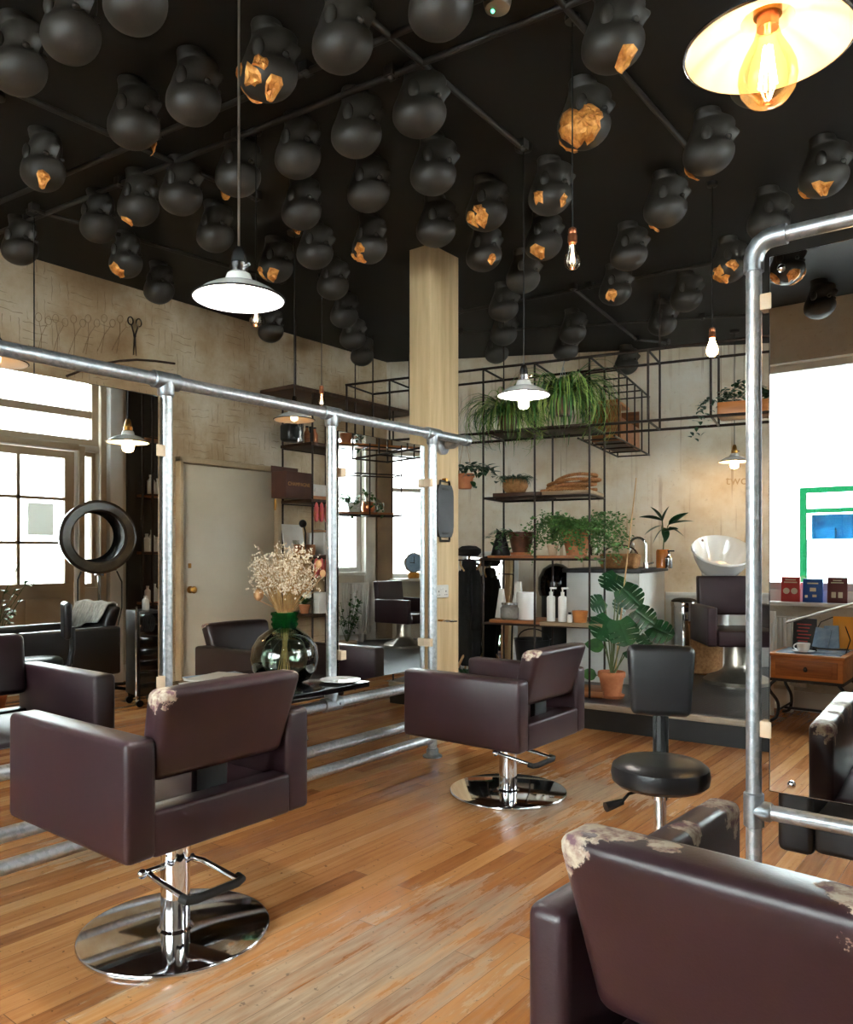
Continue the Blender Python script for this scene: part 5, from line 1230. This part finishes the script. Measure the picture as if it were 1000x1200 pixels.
# towel over the back of the black chair
prof=[(-.165,.74),(-.20,.82),(-.235,.902),(-.285,.912),(-.325,.895),(-.315,.80),(-.295,.74)]
tw=MB(); L_=[];
for i in range(13):
    x=-.22+.44*i/12; L_.append([Vector((x,y+.006*math.sin(x*40+k),z+.006*math.sin(x*31+k*2)+(.03*math.sin(x*9) if k in (0,6) else 0))) for k,(y,z) in enumerate(prof)])
for i in range(12): tw.strip(L_[i],L_[i+1])
t=obj('towel',tw,M['cloth_grey'],loc=(-.27,2.93,0),solid=.012); t.rotation_euler=(0,0,PI); tag(t,'pale grey towel draped over the backrest of the black chair','towel')
# second black stool, and a leafy shrub in front of the street door
p=mirL(at(-12,700,6.6)); t=thing('leafy_shrub','tall thin shrub with green leaves near the street door, seen in the left mirror','plant',(p.x,p.y,0)); pot(t,.14,.26,M['terracotta']); st=MB(); mb=MB(); rg=random.Random(8)
for i in range(9):
    a=rg.uniform(0,2*PI); h=rg.uniform(.85,1.35); e=Vector((math.cos(a)*.32,math.sin(a)*.32,h)); st.tube([(0,0,.22),Vector((e.x*.3,e.y*.3,h*.7)),e],.004,5)
    for k in range(10):
        f=rg.uniform(.45,1); b=Vector((0,0,.22)).lerp(e,f); b.x*=f; b.y*=f; leaf_shape(mb,Matrix.Translation(b)@frame_to((rg.uniform(-1,1),rg.uniform(-1,1),rg.uniform(-.4,.5))),.075,.042)
obj('leaves',mb,M['leaf'],t); obj('stem',st,M['stem'],t)
p=mirL(ground(411,775,.0)); p.z=0; t=thing('leafy_plant','small leaved pot plant on the floor, reflected at the left of the narrow mirror','plant',(p.x,p.y,0)); pot(t,.12,.24,M['terracotta_pale']); st=MB(); mb=MB(); rg=random.Random(9)
for i in range(12):
    a=rg.uniform(0,2*PI); h=rg.uniform(.45,.85); e=Vector((math.cos(a)*.16,math.sin(a)*.16,h)); st.tube([(0,0,.2),e*.6+Vector((0,0,.1)),e],.003,5)
    for k in range(11):
        f=rg.uniform(.4,1); b=Vector((0,0,.2)).lerp(e,f); leaf_shape(mb,Matrix.Translation(b)@frame_to((rg.uniform(-1,1),rg.uniform(-1,1),rg.uniform(-.2,.9))),.06,.035)
obj('leaves',mb,M['leaf'],t); obj('stem',st,M['stem'],t)
# side windows: rod rack with plants, radiator, things on the board
rk=thing('window_rack','dark rod rack hung before the side windows, seen in the narrow mirror','shelving',(1.3,6.05,0),math.atan2(8.9570-6.05+.0,-.165-1.3)); 
A=Vector((1.3,6.05,0)); dd=Vector((-.165-1.3,9.007-6.05,0)).normalized(); rk.rotation_euler=(0,0,math.atan2(dd.y,dd.x))
# local: x along wall, +y to the room
for x in (.75,1.38,1.80):
    for y in (.12,.42): obj('upright',rod((x,y,1.74),(x,y,CEIL+.004 if y<.2 else 2.62)),M['iron'],rk)
for z in (1.75,2.25,2.58):
    for y in (.12,.42): obj('rail',rod((.45,y,z),(1.80,y,z)),M['iron'],rk)
    for x in (.45,1.38,1.80): obj('cross_rod',rod((x,.12,z),(x,.42,z)),M['iron'],rk)
obj('shelf_board',MB().box(.48,1.70,.13,.41,1.76,1.785,.003),M['board'],rk); obj('shelf_board',MB().box(1.0,2.3,.13,.41,2.59,2.615,.003),M['pine'],rk)
RKM=Matrix.Translation(A)@Matrix.Rotation(math.atan2(dd.y,dd.x),4,'Z')
def rkp(x,y,z): return RKM@Vector((x,y,z))
def trailing(label,x,y,z,n,seed,pm,dr):
    t=thing('trailing_plant',label,'plant',rkp(x,y,z)); rg=random.Random(seed); pot(t,.08,.12,M[pm],False); mb=MB()
    for i in range(n):
        a=rg.uniform(0,2*PI); b=Vector((math.cos(a)*.04,math.sin(a)*.04,.12)); d=Vector((math.cos(a),math.sin(a),rg.uniform(.2,1.6))).normalized()
        for k in range(rg.randint(4,9)):
            b=b+d*.045; d=(d+Vector((rg.uniform(-.2,.2),rg.uniform(-.2,.2),-dr))).normalized(); leaf_shape(mb,Matrix.Translation(b)@frame_to((rg.uniform(-1,1),rg.uniform(-1,1),rg.uniform(-.6,.5))),.06,.04)
    obj('leaves',mb,M['leaf_dark' if dr>.4 else 'leaf'],t)
trailing('dark trailing plant on the window rack, left one in the narrow mirror',.80,.3,1.786,30,31,'black',.5)
trailing('bushy plant in a white pot on the window rack, middle of the narrow mirror',1.22,.28,1.786,26,32,'white',.22)
trailing('long hanging plant on the upper boards of the window rack',1.12,.3,2.616,14,33,'terracotta',.6)
t=thing('copper_pot','round copper pot on the window rack, seen in the narrow mirror','pot',rkp(1.42,.27,1.786)); obj('body',MB().lathe([(.06,0),(.085,.04),(.08,.11),(.07,.13),(.062,.12),(.001,.03)],24),M['copper'],t)
t=thing('candle_jar','small square candle jar on the window rack','jar',rkp(1.58,.27,1.786)); obj('body',MB().lathe([(.04,0),(.045,.01),(.045,.12),(.03,.13)],16),M['jar_glass'],t); obj('candle',MB().cyl((0,0,.008),(0,0,.07),.036,16),M['cream_print'],t)
t=thing('hanging_pot','small grey hanging pot of red flowers before the side window','plant',rkp(.90,.2,1.22)); obj('pot',MB().lathe([(.06,0),(.075,.01),(.075,.15),(.066,.15),(.06,.02),(.001,.02)],24),mat('grey_pot',(120,124,130),None,.5),t); mb=MB(); rg=random.Random(2); st=MB()
for i in range(14):
    e=Vector((rg.uniform(-.12,.12),rg.uniform(-.08,.08),rg.uniform(.2,.36))); st.tube([(0,0,.12),e],.002,4); mb.sph(e,.018,8,6)
obj('flowers',mb,M['red'],t); obj('stems',st,M['stem'],t); obj('hanger',MB().tube([(.07,0,.15),(0,0,.525)],.002,4).tube([(-.07,0,.15),(0,0,.525)],.002,4),M['black'],t)
def sill(x,y=.12): return rkp(x,y,.966)
t=thing('clock','round silver table clock on the side window board','clock',sill(2.10),math.atan2(dd.y,dd.x)); obj('case',MB().cyl((0,-.02,.20),(0,.02,.20),.13,32),M['steel'],t); obj('dial',MB().cyl((0,.0205,.20),(0,.022,.20),.115,32),M['pale_blue'],t); obj('hand',MB().box(-.004,.004,.0222,.025,.19,.28).box(-.06,.0,.0222,.025,.196,.204),M['black'],t); obj('foot',MB().box(-.07,.07,-.03,.03,0,.075,.006),M['brass'],t); obj('ring',MB().tube([(.03*math.cos(a),0,.35+.03*math.sin(a)) for a in [2*PI*i/16 for i in range(16)]],.006,6,True),M['brass'],t)
for k,(x,m,h,w) in enumerate(((2.27,'pale_blue',.26,.07),(2.36,'cream_print',.25,.03),(2.40,'pine',.24,.03),(2.45,'terracotta',.25,.04))):
    t=obj('book',MB().box(-w/2,w/2,-.08,.08,0,h,.003),M[m],loc=sill(x)); t.rotation_euler=(0,0,math.atan2(dd.y,dd.x)); tag(t,('broad pale blue book','thin cream book','thin orange book','brown-red book')[k]+' standing on the side window board','book','books on the window board')
def radiator(label,Mx,x0,x1,z0,z1):
    t=thing('radiator',label,'radiator',Mx@Vector(((x0+x1)/2,-.08,z0))); L=x1-x0; t.rotation_euler=Mx.to_euler()
    n=int(L/.035); ribs=MB()
    for i in range(n): ribs.box(-L/2+i*L/n+.003,-L/2+(i+1)*L/n-.003,-.03,.03,.01,z1-z0-.01,.008)
    obj('panel',ribs.box(-L/2,L/2,-.018,.018,0.005,z1-z0-.005),M['joinery_white'],t); obj('top_grille',MB().box(-L/2,L/2,-.034,.034,z1-z0-.012,z1-z0,.003),M['joinery_white'],t)
    obj('valve',MB().cyl((L/2+.03,0,.05),(L/2-.01,0,.05),.012).cyl((L/2+.03,0,.03),(L/2+.03,0,.11),.018),M['white'],t)
    obj('foot',MB().box(-L/2+.1,-L/2+.13,-.02,.08,-z0+.001 if z0<.3 and Mx is FW else -(z0-PZ),.02).box(L/2-.13,L/2-.1,-.02,.08,-z0+.001 if z0<.3 and Mx is FW else -(z0-PZ),.02),M['white'],t)
    return t
def flat(Mx): return Mx
radiator('white ribbed radiator under the side window, seen in the narrow mirror',SW,.55,1.50,.27,.92)
radiator('white ribbed radiator under the shop window, seen in the right mirror',FW,2.3,4.02,.20,.77)
# ================================================================== THE WINDOW CORNER (seen in the right mirror)
TX0,TX1,TY0,TY1,TZ=-1.62,-1.10,-2.28,-1.80,.535
tb=thing('side_table','small wooden drawer table on curved black iron legs by the shop window','table',((TX0+TX1)/2,(TY0+TY1)/2,0)); hx,hy=(TX1-TX0)/2,(TY1-TY0)/2
obj('carcass',MB().box(-hx+.015,hx-.015,-hy+.015,hy-.015,TZ-.19,TZ-.025,.004),M['pine'],tb)
obj('table_top',MB().box(-hx,hx,-hy,hy,TZ-.025,TZ,.005),M['pine'],tb); obj('tile_inlay',MB().box(-hx+.04,hx-.04,-hy+.04,hy-.04,TZ,TZ+.003),mat('blue_tile',(196,206,214),(110,140,170),.2,scale=14),tb)
dw=obj('drawer',MB().box(-hx+.05,hx-.05,hy-.016,hy-.004,TZ-.165,TZ-.045,.004).box(-hx+.085,hx-.085,hy-.006,hy+.001,TZ-.145,TZ-.065,.004),M['board'],tb); obj('pull',MB().lathe([(.001,0),(.012,.004),(.015,.02),(.008,.035),(.001,.038)],12,(0,hy+.008,TZ-.125)),M['black'],dw)
obj('iron_frame',MB().box(-hx+.01,hx-.01,-hy+.01,-hy+.03,TZ-.21,TZ-.19).box(-hx+.01,hx-.01,hy-.03,hy-.01,TZ-.21,TZ-.19).box(-hx+.01,-hx+.03,-hy+.03,hy-.03,TZ-.21,TZ-.19).box(hx-.03,hx-.01,-hy+.03,hy-.03,TZ-.21,TZ-.19).box(-hx+.06,hx-.06,-.012,.012,.085,.10),M['black'],tb)
for sx in (-1,1):
    for sy in (-1,1):
        obj('leg',MB().tube(smooth([(sx*(hx-.05),sy*(hy-.03),TZ-.20),(sx*(hx-.005),sy*(hy-.01),TZ-.27),(sx*(hx-.06),sy*(hy-.04),.16),(sx*(hx-.05),sy*(hy-.035),.05),(sx*(hx+.01),sy*(hy+.01),.012)]),.0115,8),M['black'],tb)
    obj('stretcher',MB().cyl((sx*(hx-.06),-hy+.05,.10),(sx*(hx-.06),hy-.05,.10),.008),M['black'],tb)
t=thing('saucer','white saucer on the tiled side table','saucer',(-1.40,-1.92,TZ+.0035)); obj('dish',MB().lathe([(.001,0),(.04,0),(.08,.012),(.082,.015),(.04,.005),(.001,.004)],28),M['ceramic'],t)
t=thing('coffee_cup','white coffee cup standing on the saucer on the side table','cup',(-1.40,-1.92,TZ+.009)); obj('bowl',MB().lathe([(.03,0),(.042,.02),(.05,.065),(.047,.065),(.036,.015),(.001,.01)],28),M['ceramic'],t); obj('handle',MB().tube([(-.045-.022*math.sin(a),0,.036+.02*math.cos(a)) for a in [PI*i/8 for i in range(9)]],.005,8),M['ceramic'],t)
t=thing('menu_card','black framed menu card standing on the side table behind the cup','card',(-1.44,-2.12,TZ+.0035),.1); obj('board',MB().box(-.085,.085,-.008,.008,0,.24,.004,M=Matrix.Rotation(.12,4,'X')),M['black'],t); ml=MB()
for k in range(6): ml.box(-.055+.01*(k%2),.05-.012*(k%3),.0085,.0095,.19-k*.026,.197-k*.026,M=Matrix.Rotation(.12,4,'X'))
obj('lettering',ml,M['red'],t)
t=thing('wire_rack','black wire leaflet rack on the side table','rack',(-1.24,-2.06,TZ+.0035),.0); obj('wires',MB().tube([(-.10,0,0),(-.13,.0,.10),(-.08,-.05,.22),(0,-.06,.26),(.08,-.05,.22),(.13,0,.10),(.10,0,0)],.004,6).tube([(-.13,.05,.03),(.13,.05,.03)],.004,6).tube([(-.1,-.04,.03),(.1,-.04,.03)],.004,6).tube([(-.10,-.04,.03),(-.10,.05,.03)],.004,6).tube([(.10,-.04,.03),(.10,.05,.03)],.004,6),M['black'],t)
for k,(dx,m,w,h,rz,lab) in enumerate(((-.07,'pale_blue',.11,.15,.3,'blue patterned leaflet in the wire rack, left'),(.01,'pale_blue',.10,.17,-.15,'pale blue leaflet in the wire rack, middle'),(.075,'yellow',.14,.24,0,'large orange-yellow booklet at the back of the wire rack'))):
    t=obj('leaflet',MB().box(-w/2,w/2,-.006,.006,0,h,.002,M=Matrix.Rotation(.2,4,'X')@Matrix.Rotation(rz*.5,4,'Y')),M[m],loc=(-1.24+dx,-2.03-.02*k,TZ+.035)); tag(t,lab,'leaflet')
for k,(px,m,w,h) in enumerate(((930,'red',.14,.20),(960,'blue',.145,.185),(992,'burg_dark',.14,.20))):
    v=at(px,704,6.45); p=mirR(v); t=thing('book',('red book with pale round pictures on the window ledge','bright blue book with white shapes on the window ledge','maroon book with two white bottles on its cover on the window ledge')[k],'book',(p.x,-2.385,.891),0,'books standing on the shop window ledge'); TM=Matrix.Rotation(.1,4,'X')
    obj('cover',MB().box(-w/2,w/2,-.012,.012,0,h,.002,M=TM),M[m],t); pr=MB()
    if k==0: 
        for x,z in ((-.03,.085),(.03,.085)): pr.cyl(TM@Vector((x,.0121,z)),TM@Vector((x,.014,z)),.025,16)
        pr.box(-.05,.05,.0121,.014,.15,.16,M=TM).box(-.04,.04,.0121,.014,.17,.18,M=TM)
    elif k==1: pr.box(-.02,.025,.0121,.014,.085,.115,M=TM).box(-.055,-.035,.0121,.014,.035,.055,M=TM).box(0,.03,.0121,.014,.04,.06,M=TM).box(-.04,.04,.0121,.014,.145,.155,M=TM)
    else: pr.box(-.04,-.008,.0121,.014,.04,.085,.001,M=TM).box(.008,.04,.0121,.014,.04,.085,.001,M=TM).box(-.045,.045,.0121,.014,.155,.162,M=TM).box(-.03,.03,.0121,.014,.172,.179,M=TM)
    obj('print',pr,M['cream_print'],t,label='pale printed shapes')
t=thing('reading_lamp','white shaded lamp on a slanting arm in the window corner, seen in the right mirror','lamp',(-.95,-2.15,0)); obj('base',MB().lathe([(.13,0),(.13,.02),(.02,.03)],28),M['white'],t); obj('pole',MB().cyl((0,0,.02),(0,0,.78),.012).cyl((.12,0,1.0),(-.62,.02,.74),.010),M['alu'],t); obj('shade',MB().lathe([(.03,.14),(.06,.12),(.15,-.06),(.147,-.06),(.056,.115)],32,M=Matrix.Translation((.02,.05,.88))@Matrix.Rotation(.7,4,'X')),M['white'],t)
wc=thing('wooden_chair','pale painted wooden chair by the radiator, seen at the left of the right mirror','chair',(-1.85,-1.98,0),PI)
obj('seat',MB().box(-.2,.2,-.2,.2,.40,.43,.006),M['white'],wc)
for x in (-.17,.17):
    for y in (-.17,.17): obj('leg',MB().cyl((x,y,0),(x*.95,y*.95,.40),.016),M['white'],wc)
    obj('back_post',MB().cyl((x,.18,.43),(x,.21,.82),.014),M['white'],wc)
obj('back_rail',MB().box(-.19,.19,.195,.22,.72,.82,.006),M['white'],wc)
for x in (-.08,0,.08): obj('spindle',MB().cyl((x,.18,.43),(x,.208,.73),.008),M['white'],wc)
for k,(x,y) in enumerate(((-2.9,-2.475),(-1.0,-2.475))):
    t=thing('power_socket','white power socket low on the street wall, %s of the side table'%('left','right')[k],'socket',(x,y,.28),0,'white power sockets'); obj('plate',MB().box(-.073,.073,-.004,.008,-.043,.043,.005),M['white'],t); obj('switch',MB().box(-.02,-.008,.008,.012,.008,.024).box(.008,.02,.008,.012,.008,.024),M['white'],t)
# ================================================================== LIGHT, CAMERA
sc=bpy.context.scene
w=bpy.data.worlds.new('world'); sc.world=w; w.use_nodes=True; bg=w.node_tree.nodes['Background']; bg.inputs[0].default_value=(.86,.93,1,1); bg.inputs[1].default_value=7.0
def portal(name,Mx,x0,x1,z0,z1):
    L=bpy.data.lights.new(name,'AREA'); L.shape='RECTANGLE'; L.size=x1-x0; L.size_y=z1-z0; L.cycles.is_portal=True
    o=bpy.data.objects.new(name,L); C.objects.link(o)
    d=Mx.to_3x3()
    X=d@Vector((1,0,0)); O=d@Vector((0,1,0)); Z=Vector((0,0,1))
    # area light shines along local -Z: inwards = -O
    o.matrix_world=Matrix.Translation(Mx@Vector(((x0+x1)/2,.22,(z0+z1)/2)))@Matrix((X,Z,X.cross(Z))).transposed().to_4x4()
    if (o.matrix_world.to_3x3()@Vector((0,0,-1))).dot(O)>0: o.matrix_world=Matrix.Translation(Mx@Vector(((x0+x1)/2,.22,(z0+z1)/2)))@Matrix((-X,Z,-X.cross(Z))).transposed().to_4x4()
portal('daylight_front',FW,1.6,5.6,.98,2.85)
portal('daylight_transom',RW,4.4,6.64,2.33,3.06)
portal('daylight_door',RW,5.42,6.29,1.0,2.2)
portal('daylight_side_a',SW,3.30-2.62,3.30-1.83,1.05,2.80)
portal('daylight_side_b',SW,3.30-1.43,3.30-.45,.97,2.62)
L=bpy.data.lights.new('sun','SUN'); L.energy=1.5; L.angle=.01; L.color=(1,.96,.9); o=bpy.data.objects.new('sun',L); C.objects.link(o)
o.rotation_euler=Vector((.45,-.70,-.62)).to_track_quat('-Z','Y').to_euler()
def bulb_light(n,p,e,c,r=.03):
    L=bpy.data.lights.new(n,'POINT'); L.energy=e; L.color=c; L.shadow_soft_size=r; o=bpy.data.objects.new(n,L); C.objects.link(o); o.location=p
cam=bpy.data.cameras.new('camera'); co=bpy.data.objects.new('camera',cam); C.objects.link(co)
cam.sensor_fit='HORIZONTAL'; cam.sensor_width=36; cam.lens=36*F/1000; cam.shift_y=.05; cam.clip_start=.02; cam.clip_end=200
co.location=(0,0,H); co.rotation_euler=(PI/2,0,PI/2-TH)
sc.camera=co
vs_=sc.view_settings; vs_.view_transform='Standard'; vs_.look='None'; vs_.gamma=1; vs_.use_curve_mapping=False; vs_.exposure=2.5
sc.cycles.max_bounces=10; sc.cycles.diffuse_bounces=5; sc.cycles.glossy_bounces=6; sc.cycles.transparent_max_bounces=16; sc.cycles.sample_clamp_indirect=6; sc.cycles.use_denoising=True
sc.cycles.caustics_reflective=False; sc.cycles.caustics_refractive=False
